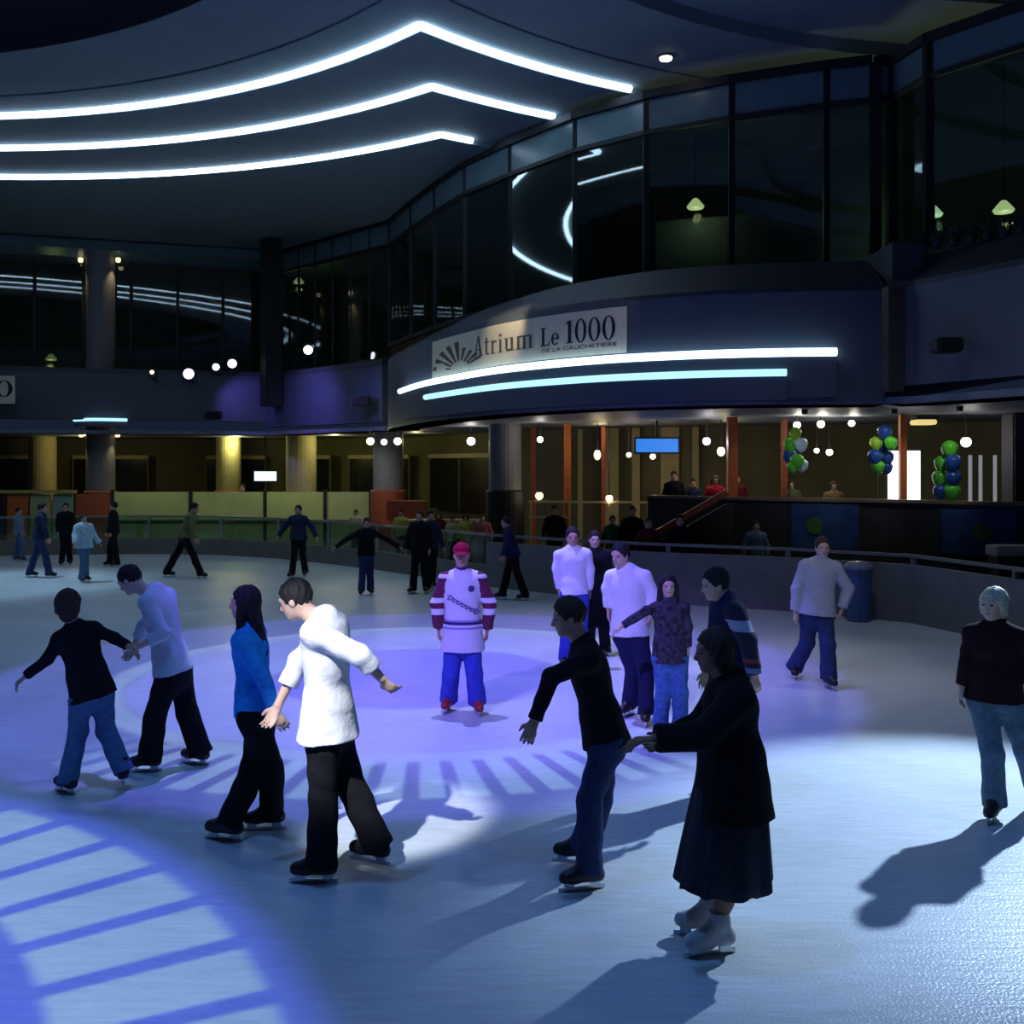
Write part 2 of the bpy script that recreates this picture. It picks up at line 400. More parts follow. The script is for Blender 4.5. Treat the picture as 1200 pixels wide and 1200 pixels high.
# ------------------------------------------------------------------ mezzanine edge: fascias, caps, soffit, rooms behind
tag(MB().sweep(F_left, [(0, 3.95), (0, 5.45), (-0.3, 5.45), (-0.3, 3.95)]).build('wall_left', M_fascia), 'plain grey mezzanine edge across the far left', 'wall', kind='structure')
tag(MB().sweep(F_wing, [(0, 3.75), (0, 5.4), (-0.3, 5.4), (-0.3, 3.75)]).build('wall_wing', M_fascia), 'mezzanine edge washed with violet light left of the sign', 'wall', kind='structure')
wc = tag(MB().sweep(F_bulge, [(0, 3.55), (0, 5.38), (-0.25, 5.38), (-0.25, 3.55)]).build('wall_center', M_fascia, smooth=False), 'curved grey balcony edge carrying the sign and light strips', 'wall', kind='structure')
MB().sweep(F_bulge, [(0.0, 5.38), (-0.02, 5.45), (-1.3, 6.12), (-1.6, 6.12), (-1.6, 5.38)]).build('sloped_cap', M_cap, wc)
wr = tag(MB().sweep(F_right, [(0, 3.8), (0, 5.4), (-0.3, 5.4), (-0.3, 3.8)]).build('wall_right', M_fascia), 'dark grey balcony edge at the far right', 'wall', kind='structure')
MB().sweep(F_right, [(0.0, 5.4), (-0.05, 5.5), (-0.8, 6.05), (-1.0, 6.05), (-1.0, 5.4)]).build('sloped_cap', M_cap, wr)
MB().sweep(F_left, [(0.02, 5.45), (0.02, 5.6), (-1.5, 5.6), (-1.5, 5.45)]).build('parapet_cap', M_cap, bpy.data.objects['wall_left'])
MB().sweep(F_wing, [(0.02, 5.4), (0.02, 5.55), (-1.6, 5.65), (-1.6, 5.4)]).build('parapet_cap', M_cap, bpy.data.objects['wall_wing'])
# proud panels on the curved edge with a light strip along the top of each
def between(path, x0, x1): return [p for p in path if x0 <= p[0] <= x1]
for (x0, x1, o, zt, zb, r, m, lb) in ((-2.72, 5.4, 0.14, 4.36, 3.62, 0.07, M_strip, 'upper long curved white light strip under the sign'), (-1.75, 4.55, 0.26, 4.02, 3.58, 0.06, M_neon2, 'lower shorter curved blue-white light strip under the sign')):
    pth = [p for p in spline(F_bulge, 3) if x0 <= p[0] <= x1]
    MB().sweep(pth, [(0.005, zb), (o, zb), (o, zt - 0.07), (0.005, zt - 0.07)]).build('strip_panel', M_fascia, wc)
    tp = []
    for i, p in enumerate(pth):
        a = Vector(pth[max(i - 1, 0)]); b = Vector(pth[min(i + 1, len(pth) - 1)]); t = (b - a).normalized()
        tp.append((p[0] + t.y * (o - 0.02), p[1] - t.x * (o - 0.02), zt))
    t = MB().tube(tp, r, 8).build('light_strip', m, smooth=True)
    tag(t, lb, 'neon light', 'balcony light strips')
# soffit and upper floor
outline = F_left + F_wing[1:] + F_bulge + F_right[1:] + [(16, 9), (16, 46), (-26, 46), (-26, 30)]
tag(poly('ceiling_soffit', outline, 3.5, M_soffit, down=True), 'low ceiling over the concourse under the balcony', 'ceiling', kind='structure')
up_out = [(p[0], p[1] + 0.3) for p in F_left + F_wing[1:] + F_bulge + F_right[1:]] + [(16, 9), (16, 46), (-26, 46), (-26, 31)]
tag(poly('floor_upper', up_out, 5.2, M_floor), 'dark floor of the rooms behind the balcony glass', 'floor', kind='structure')
# soffit lip following the edge
lp = MB()
for pth in (F_left, F_wing, F_bulge, F_right): lp.sweep(pth, [(-0.02, 3.5), (-0.02, 3.62), (-0.9, 3.62), (-0.9, 3.5)])
tag(lp.build('trim_2', M_soffit), 'thin pale lip under the balcony edge', 'trim', kind='structure')
tag(MB().sweep([(-26, 40), (-9, 44), (-0.5, 37), (3, 29), (8, 26.5), (16, 21)], [(0, 5.2), (0, 10.2), (-0.2, 10.2), (-0.2, 5.2)]).build('wall_upper', M_room), 'dim back wall of the rooms behind the balcony glass', 'wall', kind='structure')
tag(MB().sweep([(-26, 37.5), (-9, 40.5), (-3.2, 36.0), (0.6, 29.5), (4, 26.5), (9, 25), (16, 19)], [(0, 0), (0, 3.5), (-0.2, 3.5), (-0.2, 0)]).build('wall_back', M_olive), 'olive back wall of the concourse', 'wall', kind='structure')
# corner pillar, reveal strip
tag(MB().box((-7.85, 33.35, 7.1), (0.55, 0.55, 5.4), 0.6).build('corner_pillar', M_mull, bevel=0.03), 'dark square pillar at corner of left and wing glass fronts', 'pillar')
tag(MB().box((6.22, 16.72, 4.55), (0.28, 0.2, 1.7), 0.2).build('trim_3', mat('olive_strip', (0.07, 0.07, 0.05), 0.7)), 'olive strip at the right end of the curved balcony edge', 'trim', kind='structure')
tag(MB().box((6.55, 17.75, 5.55), (0.55, 1.7, 1.25)).build('trim_4', M_cap), 'dark block between the curved and right balcony caps', 'trim', kind='structure')
# upper room partitions seen dimly through the curved glass
for (x, y, w, hgt, cc) in ((0.9, 26, 2.2, 3.6, (0.05, 0.08, 0.09)), (4.6, 23.6, 2.6, 3.0, (0.04, 0.06, 0.08)), (7.2, 21.5, 1.6, 4, (0.10, 0.12, 0.09))):
    tag(MB().box((x, y, 5.2 + hgt / 2), (w, 0.12, hgt), -0.35).build('room_partition', mat('partition_%d' % int(x * 10), cc, 0.8)), 'dark partition wall in room behind balcony glass, ' + {0: 'left one', 4: 'middle one', 7: 'right one'}[int(x)], 'partition', 'partitions behind the balcony glass')
# ------------------------------------------------------------------ rink barrier: kick board, glass panels, posts, hand rail
M_kick = mat('kick_board', (0.16, 0.16, 0.14), 0.6, var=0.12, scale=4)
M_board = mat('rink_board', (0.17, 0.18, 0.19), 0.6, var=0.1, scale=4)
M_bpane = glass('barrier_glass', (0.75, 0.95, 0.8), 0.6, 0.85)
M_rail = mat('steel_rail', (0.32, 0.34, 0.32), 0.35, metal=0.7)
RL = [p for p in rink if p[1] > 3]
dense = [Vector((p[0], p[1])) for p in spline(RL, 3)]
acc = [0]
for i in range(1, len(dense)): acc.append(acc[-1] + (dense[i] - dense[i - 1]).length)
def rink_at(s):
    for i in range(1, len(dense)):
        if acc[i] >= s:
            k = (s - acc[i - 1]) / max(1e-6, acc[i] - acc[i - 1]); return dense[i - 1].lerp(dense[i], k)
    return dense[-1]
bar = empty('rink_barrier', (rink_at(20).x, rink_at(20).y, 0), 'low barrier around the ice with kick board, glass panels and rail', 'barrier')
bo = Vector(bar.location)
npan = int(acc[-1] / 2.1); st = [acc[-1] * k / npan for k in range(npan + 1)]
for k in range(npan):
    a, b = rink_at(st[k]), rink_at(st[k + 1])
    solid = (a.x + b.x) / 2 > -0.6                                        # to the right the barrier is solid board
    A, B = Vector((a.x, a.y, 0)), Vector((b.x, b.y, 0))
    if not solid:
        MB().beam(A + Vector((0, 0, 0.22)), B + Vector((0, 0, 0.22)), 0.09, 0.44).build('kick_board', M_kick, bar, loc=bo).location = (0, 0, 0)
        MB().beam(A + Vector((0, 0, 0.74)), B + Vector((0, 0, 0.74)), 0.02, 0.58).build('pane', M_bpane, bar, loc=bo).location = (0, 0, 0)
    else:
        MB().beam(A + Vector((0, 0, 0.46)), B + Vector((0, 0, 0.46)), 0.10, 0.92).build('board_panel', M_board, bar, loc=bo).location = (0, 0, 0)
    MB().beam(A + Vector((0, 0, 1.06)), B + Vector((0, 0, 1.06)), 0.07, 0.05).build('hand_rail', M_board if solid else M_rail, bar, loc=bo).location = (0, 0, 0)
    MB().box((a.x, a.y, 0.52), (0.07, 0.07, 1.04)).build('post', M_board if solid else M_rail, bar, loc=bo).location = (0, 0, 0)

# ------------------------------------------------------------------ columns
def column(px, d, r, z0, z1, m, label, base=None, bh=0.0, group='concourse columns'):
    x = (px - 600) / FPX * d
    root = empty('column', (x, d, 0), label, 'column', group)
    MB().lathe([(r, z0 + bh), (r, z1)], n=24).build('shaft', m, root, smooth=False)
    if bh:
        MB().lathe([(r * 1.18, z0), (r * 1.18, z0 + bh - 0.04), (r * 1.08, z0 + bh)], n=24).build('base', base, root)
    return root
c1 = column(118, 33.95, 0.46, 0, 9.6, M_col, 'tall round grey column rising through both storeys on the left', M_rust, 1.65)
column(50, 36.2, 0.46, 0, 3.5, M_colw, 'cream round column, leftmost under the mezzanine', M_rust, 1.3)
column(268, 37.0, 0.44, 0, 3.5, M_colw, 'cream round column left of the small wall screen', M_rust, 1.6)
column(353, 35.2, 0.52, 0, 3.5, M_colw, 'cream round column right of the small wall screen', M_rust, 1.6)
column(455, 31.2, 0.46, 0, 3.5, M_col, 'grey round column on a broad rust-red base', M_rust, 1.75)
column(592, 25.0, 0.40, 0, 3.5, M_col, 'dark grey round column with black base below balcony sign', mat('black_base', (0.01, 0.01, 0.012), 0.6), 1.9)
tag(MB().box((11.6, 17.3, 1.75), (1.0, 1.0, 3.48)).build('corner_pillar', mat('pillar_grey', (0.07, 0.07, 0.08), 0.7), bevel=0.04), 'dark square pillar at the right edge under the balcony', 'pillar')
tag(MB().box((9.75, 19.6, 1.75), (0.55, 0.5, 3.48)).build('corner_pillar', mat('pillar_grey', (0.07, 0.07, 0.08), 0.7), bevel=0.03), 'dark square pillar right of the thin glowing poles', 'pillar')
# collar light on the tall column
col = empty('collar_light', (-13.25, 33.0, 3.95), 'small curved blue-white light strip on mezzanine edge by tall column', 'neon light')
arc = [(-0.85 + 1.7 * k / 12, -0.42 * math.sin(PI * k / 12)) for k in range(13)]
MB().sweep(arc, [(0, -0.22), (0.0, -0.06), (-0.25, -0.06), (-0.25, -0.22)]).build('ledge', M_fascia, col)
MB().tube([(x, y - 0.02, 0.0) for (x, y) in arc], 0.05, 8).build('tube', M_neon2, col, smooth=True)
# warm column washers
for (dx, z, nm) in ((-0.62, 9.2, 'upper left'), (0.62, 9.2, 'upper right'), (-0.6, 3.42, 'lower left'), (0.6, 3.42, 'lower right')):
    o = MB().lathe([(0.05, 0), (0.08, 0.03), (0.08, 0.14), (0.03, 0.16)], n=12).build('column_washer', emis('warm_lens', (1, 0.8, 0.45), 1.6))
    o.location = (-13.64 + dx, 33.85, z); tag(o, 'tiny warm lamp lighting the tall column, ' + nm + ' one', 'lamp', 'column washer lamps')
    spot('column_wash', (-13.64 + dx * 1.08, 33.75, z - 0.02), (-13.64 + dx * 0.7, 33.75, z - 2.0), 45 if z > 5 else 25, (1, 0.78, 0.42), 70, 0.8, 0.03)

# ------------------------------------------------------------------ low green wall and panels behind the left rink end
M_green = mat('green_panel', (0.38, 0.42, 0.20), 0.5, var=0.08, scale=2)
lw = empty('low_wall', (-8, 31.6, 0), 'pale green panelled low wall behind the left rink end', 'low wall')
xs = [-12.3, -9.9, -7.6, -5.75, -4.35]
for i in range(4):
    MB().box(((xs[i] + xs[i + 1]) / 2 + 8, 0, 1.22), (xs[i + 1] - xs[i] - 0.1, 0.12, 0.9)).build('panel', M_green, lw)
    MB().box(((xs[i] + xs[i + 1]) / 2 + 8, 0, 0.37), (xs[i + 1] - xs[i] - 0.1, 0.14, 0.74)).build('lower_panel', mat('green_low', (0.22, 0.26, 0.15), 0.6), lw)
for x in xs: MB().box((x + 8, -0.02, 0.87), (0.10, 0.18, 1.74)).build('post', M_dark, lw)
MB().beam((xs[0] + 8, -0.1, 0.80), (xs[-1] + 8, -0.1, 0.80), 0.06, 0.05).build('rail', M_rail, lw)
lw2 = empty('low_wall', (-15.5, 31.5, 0), 'short low wall of dark and cream panels at the far left edge', 'low wall')
for (x0, x1, m) in ((-18, -15.6, M_dark), (-15.5, -14.9, M_orange), (-14.8, -14.2, M_green), (-14.1, -13.5, mat('aqua_panel', (0.20, 0.34, 0.28), 0.5)), (-13.4, -12.5, M_rust)):
    MB().box(((x0 + x1) / 2 + 15.5, 0, 0.8), (x1 - x0, 0.12, 1.6)).build('panel', m, lw2)
MB().box((-16.4 + 15.5, -0.05, 1.68), (6.0, 0.2, 0.10)).build('cap', mat('yellow_cap', (0.45, 0.38, 0.10), 0.5), lw2)
# dark shop fronts in the back wall
M_shop = mat('shop_dark', (0.015, 0.018, 0.016), 0.15, var=0.3, scale=3)
for (x0, x1, y0, y1, lb) in ((-21, -17.5, 38.2, 38.8, 'leftmost'), (-16.6, -13.9, 38.9, 39.3, 'second from the left'), (-11.8, -9.6, 39.7, 40.1, 'third from the left, beside the small screen'), (-8.6, -6.8, 40.0, 38.5, 'fourth from the left, right of the small screen'), (-6.0, -3.6, 37.9, 36.1, 'between the two grey columns'), (-2.8, -0.6, 35.0, 31.4, 'just left of the black-based column')):
    r = empty('shop_window', ((x0 + x1) / 2, (y0 + y1) / 2, 0), 'dark shop front in the concourse back wall, ' + lb, 'shop window', 'dark shop fronts')
    c0 = Vector(r.location); a = Vector((x0, y0 - 0.15, 0)) - c0; b = Vector((x1, y1 - 0.15, 0)) - c0
    MB().beam(a + Vector((0, 0, 1.9)), b + Vector((0, 0, 1.9)), 0.04, 1.7).build('pane', M_shop, r)
    for t in (0, 0.5, 1): MB().box(a.lerp(b, t) + Vector((0, -0.03, 1.9)), (0.07, 0.08, 1.75)).build('frame_post', M_olive, r)
    MB().beam(a + Vector((0, -0.03, 2.8)), b + Vector((0, -0.03, 2.8)), 0.10, 0.14).build('header', M_colw, r)
# rust boxes and counter by the grey columns
tag(MB().box((-2.95, 28.9, 1.22), (1.1, 0.5, 0.55)).build('menu_box', M_rust, bevel=0.02), 'orange-red box panel right of the rust-based column', 'panel')
ct = empty('cafe_counter', (-1.6, 27.2, 0), 'low cafe counter with brown front behind the seated people', 'counter')
MB().box((0, 0, 0.5), (2.4, 0.5, 1.0)).build('front', mat('brown_front', (0.16, 0.09, 0.04), 0.6), ct)
MB().box((0, -0.03, 1.03), (2.5, 0.62, 0.06)).build('top', mat('counter_top', (0.45, 0.38, 0.25), 0.4), ct)

# ------------------------------------------------------------------ screens and the lit panels
def screen(px, py, d, w, h, m, label, rz=0.0):
    p = W(px, py, d); r = empty('screen', p, label, 'screen')
    MB().box((0, 0.03, 0), (w + 0.08, 0.06, h + 0.08), 0).build('case', M_dark, r)
    MB().box((0, -0.005, 0), (w, 0.012, h), 0).build('display', m, r)
    MB().beam((0, 0.03, h / 2), (0, 0.03, 3.5 - p.z), 0.04).build('hanger', M_dark, r)
    r.rotation_euler.z = rz
    return r
screen(311, 558, 34.8, 0.75, 0.32, emis('screen_white', (0.75, 0.95, 0.85), 1.3), 'small bright white-green screen between two cream columns')
screen(770, 522, 23.0, 0.95, 0.30, emis('screen_blue', (0.03, 0.22, 0.8), 1.0), 'wide bright blue screen hanging in the restaurant')
for (px, nm, w) in ((1048, 'left', 0.24), (1070, 'right', 0.27)):
    p = W(px, 557, 20.2); r = empty('light_box', (p.x, p.y, 0.75), 'glowing white upright panel, ' + nm + ' of the orange post', 'light panel', 'glowing panels by orange post')
    MB().box((0, 0.05, 1.55), (w + 0.05, 0.08, 1.02)).build('frame', M_dark, r)
    MB().box((0, -0.0, 1.55), (w, 0.03, 0.96)).build('lit_face', emis('panel_white', (0.85, 0.9, 1.0), 3.2), r)
    MB().box((0, 0.05, 0.52), (0.08, 0.06, 1.04)).build('stand', M_dark, r)

# ------------------------------------------------------------------ restaurant terrace at the right
ter = empty('wall_terrace', (6.5, 20.5, 0), 'dark front wall of the raised restaurant terrace behind the boards', 'wall', kind='structure')
to = Vector(ter.location)
tp = [(2.9, 21.9), (4.3, 20.6), (7.0, 19.1), (9.6, 16.8), (11.2, 14.2)]
M_tw = mat('terrace_wall', (0.022, 0.024, 0.026), 0.6, var=0.2, scale=3)
def tb(mb, name, m): o = mb.build(name, m, ter, loc=to); o.location = (0, 0, 0); return o
bmf = bmesh.new(); 
tb(MB().sweep(tp, [(0, 0), (0, 1.80), (-0.12, 1.80), (-0.12, 0)]), 'front_wall', M_tw)
tb(MB().sweep(tp, [(0.05, 1.80), (0.05, 1.86), (-0.2, 1.86), (-0.2, 1.80)]), 'ledge', mat('ledge_wood', (0.16, 0.13, 0.08), 0.5))
tag(MB().sweep(tp, [(-0.13, 0.60), (-0.13, 0.75), (-4.5, 0.75), (-4.5, 0.60)]).build('floor_terrace', M_floor), 'dark raised deck of the restaurant terrace', 'floor', kind='structure')
bmf.free()
# blue banners on the terrace front
def banner(px0, px1, y0, y1, label, green):
    pts = []
    for px in (px0, px1):
        for i in range(len(tp) - 1):
            a, b = Vector(tp[i]), Vector(tp[i + 1]); k = (px - 600) / FPX
            den = (b.x - a.x) - k * (b.y - a.y)
            t = (k * a.y - a.x) / den if abs(den) > 1e-6 else -1
            if 0 <= t <= 1: pts.append(a.lerp(b, t)); break
    a, b = pts; t = (b - a).normalized(); n = Vector((t.y, -t.x, 0))
    za = CAMZ + (HOR - y0) / FPX * a.y; zb = CAMZ + (HOR - y1) / FPX * a.y
    r = empty('banner', ((a.x + b.x) / 2, (a.y + b.y) / 2, zb), label, 'banner', 'blue banners on the terrace front')
    A = Vector((a.x, a.y, 0)) - Vector((r.location.x, r.location.y, 0)) + n * 0.03; B = Vector((b.x, b.y, 0)) - Vector((r.location.x, r.location.y, 0)) + n * 0.03
    hh = za - zb
    MB().beam(A + Vector((0, 0, hh / 2)), B + Vector((0, 0, hh / 2)), 0.02, hh).build('sheet', mat('banner_blue', (0.012, 0.05, 0.16), 0.6, var=0.3, scale=4), r)
    c = A.lerp(B, green) + n * 0.02
    Mx = Matrix.Rotation(math.atan2(t.y, t.x), 3, 'Z') @ Matrix.Rotation(PI / 2, 3, 'X')
    MB().lathe([(0.16, 0), (0.16, 0.01)], c + Vector((0, 0, hh * 0.5)), 20, Mx).build('green_disc', mat('banner_green', (0.03, 0.12, 0.02), 0.6), r)
banner(928, 1007, 590, 641, 'dark blue banner on terrace front behind grey sweater man', 0.35)
banner(1104, 1192, 596, 648, 'dark blue banner on terrace front at the far right', 0.55)
# stairs up to the terrace with the orange handrail
stx = empty('staircase', (3.5, 19.9, 0), 'short dark staircase with a sloping orange handrail', 'stairs')
for k in range(5):
    MB().box((-0.15 + 0.24 * k - 0.4, 0.35, 0.0625 * (k + 1)), (0.24, 1.1, 0.125 * (k + 1))).build('step', M_dark, stx)
MB().add([(-0.8, -0.25, 0.0), (0.75, -0.25, 0.0), (0.75, -0.25, 1.75), (0.6, -0.25, 1.75), (-0.8, -0.25, 0.95), (-0.8, -0.18, 0.0), (0.75, -0.18, 0.0), (0.75, -0.18, 1.75), (0.6, -0.18, 1.75), (-0.8, -0.18, 0.95)],
         [(0, 1, 2, 3, 4), (9, 8, 7, 6, 5), (0, 5, 6, 1), (1, 6, 7, 2), (2, 7, 8, 3), (3, 8, 9, 4), (4, 9, 5, 0)]).build('side_panel', mat('stair_panel', (0.05, 0.03, 0.02), 0.6), stx)
MB().beam((-0.85, -0.25, 1.12), (0.62, -0.25, 1.98), 0.09, 0.12).build('hand_rail', M_orange, stx)
MB().box((-0.78, -0.22, 0.55), (0.07, 0.07, 1.15)).build('newel_post', M_orange, stx)
# orange posts and other uprights
for (px, d, z0, m, w, lb) in ((665, 24.5, 0.0, M_orange, 0.16, 'thin orange post, leftmost, behind the man in violet-lit shirt'), (625, 27.0, 0.0, M_rust, 0.14, 'thin dark red post just right of the black-based column'), (707, 26.0, 0.0, M_rust, 0.10, 'thin dark red post beside a hanging lantern'), (858, 21.0, 0.75, M_orange, 0.20, 'orange post at the top of the staircase'), (1058, 20.0, 0.75, M_orange, 0.13, 'orange post between the two glowing white panels'), (919, 21.8, 0.75, M_rust, 0.12, 'dark orange post behind the green and white balloons')):
    p = W(px, 540, d); r = empty('roof_post', (p.x, p.y, z0), lb, 'post', 'orange roof posts')
    MB().box((0, 0, (3.49 - z0) / 2), (w, w, 3.48 - z0)).build('shaft', m, r, bevel=0.01)
    MB().box((0, 0, 0.06), (w * 1.6, w * 1.6, 0.12)).build('foot', M_dark, r)
for (px, lb) in ((1137, 'left'), (1149, 'middle'), (1166, 'right')):
    p = W(px, 555, 20.6); r = empty('lit_pole', (p.x, p.y, 0.75), 'thin pole with added glow, ' + lb + ' of three beside the balloons', 'pole', 'thin poles with added glow')
    MB().lathe([(0.035, 0.05), (0.035, 1.95)], n=12).build('pole', emis('pole_white', (0.75, 0.8, 0.9), 0.25), r)  # faint emission added so the pole looks lit; it is no lamp
    MB().lathe([(0.08, 0), (0.08, 0.03), (0.04, 0.06)], n=16).build('base', M_dark, r)
# pale yellow wall strips of the restaurant
for (px, d, w, lb) in ((717, 27.2, 0.35, 'beside the lantern'), (745, 27.0, 0.2, 'left of the blue screen'), (785, 26.4, 0.45, 'under the blue screen'), (815, 26.2, 0.14, 'right of the blue screen'), (680, 27.8, 0.12, 'right of the orange post')):
    p = W(px, 540, d); tag(MB().box((p.x, p.y, 1.75), (w, 0.15, 3.46)).build('wall_pier', M_colw), 'narrow yellow wall pier in the restaurant ' + lb, 'pier', 'yellow wall piers')
bn = empty('bench', (W(1190, 640, 15.6).x, 15.6, 0), 'pale bench top on dark legs at the right edge', 'bench')
MB().box((0, 0, 1.20), (0.75, 0.4, 0.16)).build('top', mat('bench_top', (0.22, 0.21, 0.2), 0.6), bn, bevel=0.02)
for sx in (-0.3, 0.3): MB().box((sx, 0, 0.56), (0.08, 0.34, 1.12)).build('leg', M_dark, bn)
# blue bin by the boards
bi = empty('plastic_bin', (5.55, 16.4, 0.0), 'blue plastic bin on the ice behind the grey sweater man', 'bin')
MB().lathe([(0.17, 0.0), (0.21, 0.78), (0.23, 0.80), (0.23, 0.84), (0.19, 0.84)], n=20).build('tub', mat('bin_blue', (0.06, 0.12, 0.30), 0.35), bi)
MB().lathe([(0.235, 0.84), (0.235, 0.88), (0.16, 0.95), (0.04, 0.97)], n=20).build('lid', mat('bin_lid', (0.25, 0.27, 0.36), 0.3), bi)

# ------------------------------------------------------------------ lamps of the concourse and restaurant
def globe(px, py, d, r, col_, s, e, label, sq=1.0):
    p = W(px, py, d); ro = empty('pendant_lamp', p, label, 'lamp', 'concourse lamps')
    prof = [(max(0.004, r * math.sin(PI * k / 10)), -r * sq * math.cos(PI * k / 10)) for k in range(11)]
    MB().lathe(prof, n=16).build('globe', emis('lamp_%d_%d' % (int(s * 10), int(col_[2] * 100)), col_, s), ro, smooth=True)
    if 3.5 - p.z > r: MB().tube([(0, 0, r * sq * 0.9), (0, 0, 3.495 - p.z)], 0.012, 6).build('cord', M_dark, ro)
    MB().lathe([(r * 0.5, r * sq * 0.85), (r * 0.4, r * sq * 1.1), (0.02, r * sq * 1.15)], n=12).build('cap', M_dark, ro)
    if e: point('lamp_light', (p.x, p.y - r - 0.08, p.z - r * 0.5), e, col_, 0.05)
WARM = (1.0, 0.82, 0.5); WHT = (1.0, 0.95, 0.85)
for a in ((434, 517, 29.0, 0.11, WHT, 4, 22, 'round white lamp, left of the cluster of three by the rust-based column'),
          (450, 518, 29.4, 0.09, WHT, 4, 0, 'round white lamp, middle of the cluster of three by the rust-based column'),
          (466, 517, 29.0, 0.11, WHT, 4, 14, 'round white lamp, right of the cluster of three by the rust-based column'),
          (552, 517, 26.5, 0.11, WHT, 4, 14, 'single round white lamp left of the black-based column'),
          (633, 515, 24.2, 0.075, WHT, 4, 8, 'small white lamp beside the dark red post'),
          (700, 533, 24.4, 0.085, WARM, 1.6, 10, 'warm lantern left of the blue screen', 1.5),
          (737, 533, 25.2, 0.07, (1, 0.8, 0.7), 1.6, 6, 'tiny pinkish lamp just left of the blue screen'),
          (765, 535, 24.0, 0.07, WARM, 2.5, 8, 'tiny warm lamp below the blue screen'),
          (828, 517, 22.0, 0.085, (0.95, 0.93, 1.0), 4, 10, 'white lamp left of the staircase post'),
          (845, 529, 22.5, 0.09, WARM, 1.8, 8, 'warm lantern beside the staircase post', 1.2),
          (934, 498, 20.8, 0.075, (1, 0.95, 0.8), 4, 8, 'white ceiling lamp just above the green and white balloons'),
          (962, 497, 21.0, 0.08, (1, 0.95, 0.75), 4, 10, 'white ceiling lamp right of the green and white balloons'),
          (998, 496, 21.0, 0.07, (1, 0.95, 0.75), 3, 8, 'white ceiling lamp between the first two balloon bunches'),
          (957, 528, 22.8, 0.06, WHT, 3, 4, 'left of two small white lamps inside the dark bar'),
          (972, 530, 22.8, 0.075, WHT, 4, 4, 'right of two small white lamps inside the dark bar'),
          (1132, 518, 19.8, 0.10, WHT, 2.5, 8, 'round white lamp above the rightmost balloon bunch'),
          (632, 581, 24.8, 0.10, WARM, 1.5, 4, 'low warm lamp on the cafe rail, left one'),
          (714, 584, 24.4, 0.09, WARM, 1.8, 4, 'low warm lamp on the cafe rail, right one')):
    globe(*a)
p = W(1082, 495, 20.6)
fl = empty('flush_light', p, 'flat yellow ceiling light right of the orange post', 'lamp')
MB().box((0, 0, 0), (0.40, 0.4, 0.10)).build('diffuser', emis('flush_yellow', (1.0, 0.8, 0.3), 0.8), fl, bevel=0.02)
MB().box((0, 0, 0.09), (0.46, 0.46, 0.08)).build('housing', M_dark, fl)
cr = empty('cafe_rail', (1.0, 25.0, 0), 'cream horizontal rail on posts behind the crowd', 'rail')
MB().beam((-0.6, -0.4, 1.62), (2.3, -0.9, 1.62), 0.06, 0.05).build('top_rail', M_colw, cr)
MB().beam((-0.6, -0.4, 1.25), (0.4, -0.6, 1.25), 0.06, 0.05).build('lower_rail', M_colw, cr)
for k in range(4): MB().box((-0.55 + 0.92 * k, -0.42 - 0.16 * k, 0.8), (0.05, 0.05, 1.6)).build('post', M_colw, cr)
# general glow of the concourse lamps
for (x, y, e, c_) in ((-14.5, 35.0, 40, (1, 0.85, 0.4)), (-9.8, 36.3, 45, (0.95, 0.95, 0.4)), (-6.0, 34.5, 32, (0.95, 0.9, 0.4)), (-3, 32.0, 14, (1, 0.85, 0.4)), (2.2, 25.5, 8, (1, 0.8, 0.4)), (5.0, 23.5, 5, (1, 0.8, 0.4))):
    point('concourse_light', (x, y, 3.25), e, c_, 0.15)
for (x, y, e) in ((-11.0, 29.9, 60), (-7.2, 30.3, 70), (-4.9, 29.4, 30)):
    spot('wall_washer', (x, y, 3.35), (x, y + 1.6, 0.9), e, (0.95, 1.0, 0.5), 120, 0.7, 0.1)

# ------------------------------------------------------------------ stage spots on the mezzanine edge
def stage_spot(px, py, d, r, col_, s, label, target):
    p = W(px, py, d); ro = empty('stage_spotlight', p, label, 'spotlight', 'stage spotlights on the mezzanine')
    q = (Vector(target) - p).to_track_quat('Z', 'Y').to_matrix()
    MB().lathe([(r * 0.6, -0.42), (r * 1.1, -0.36), (r * 1.15, 0.0), (r * 1.15, 0.02)], (0, 0, 0), 16, q).build('can', M_dark, ro)
    MB().lathe([(r, 0.021), (r * 0.9, 0.04)], (0, 0, 0), 16, q).build('lens', emis('spot_' + str(int(col_[0] * 100)) + '_' + str(int(s)), col_, s), ro)
    MB().beam((-r * 1.35, 0.12, 0.0), (-r * 1.35, 0.12, -0.2), 0.03).beam((r * 1.35, 0.12, 0.0), (r * 1.35, 0.12, -0.2), 0.03).beam((-r * 1.35, 0.12, -0.2), (r * 1.35, 0.12, -0.2), 0.03).build('yoke', M_dark, ro)
    MB().tube([(0, 0.12, -0.2), (0, 0.5, -0.25)], 0.025, 8).build('arm', M_dark, ro)
stage_spot(221, 438, 33.05, 0.17, (0.42, 0.32, 1.0), 7, 'violet glowing stage spotlight, leftmost on the mezzanine edge', (0, 10, 0))
stage_spot(253, 430, 33.2, 0.11, (0.85, 0.9, 1.0), 5, 'small white stage spotlight beside the violet one', (0, 10, 0))
stage_spot(272, 426, 33.3, 0.14, (0.85, 0.9, 1.0), 6, 'white stage spotlight left of the corner pillar', (0, 10, 0))
stage_spot(361, 410, 31.95, 0.14, (0.85, 0.9, 1.0), 6, 'white stage spotlight right of the corner pillar', (0, 10, 0))
stage_spot(178, 436, 32.7, 0.07, (1.0, 0.95, 0.6), 1.5, 'tiny yellowish lamp on the mezzanine edge right of tall column', (0, 10, 0))
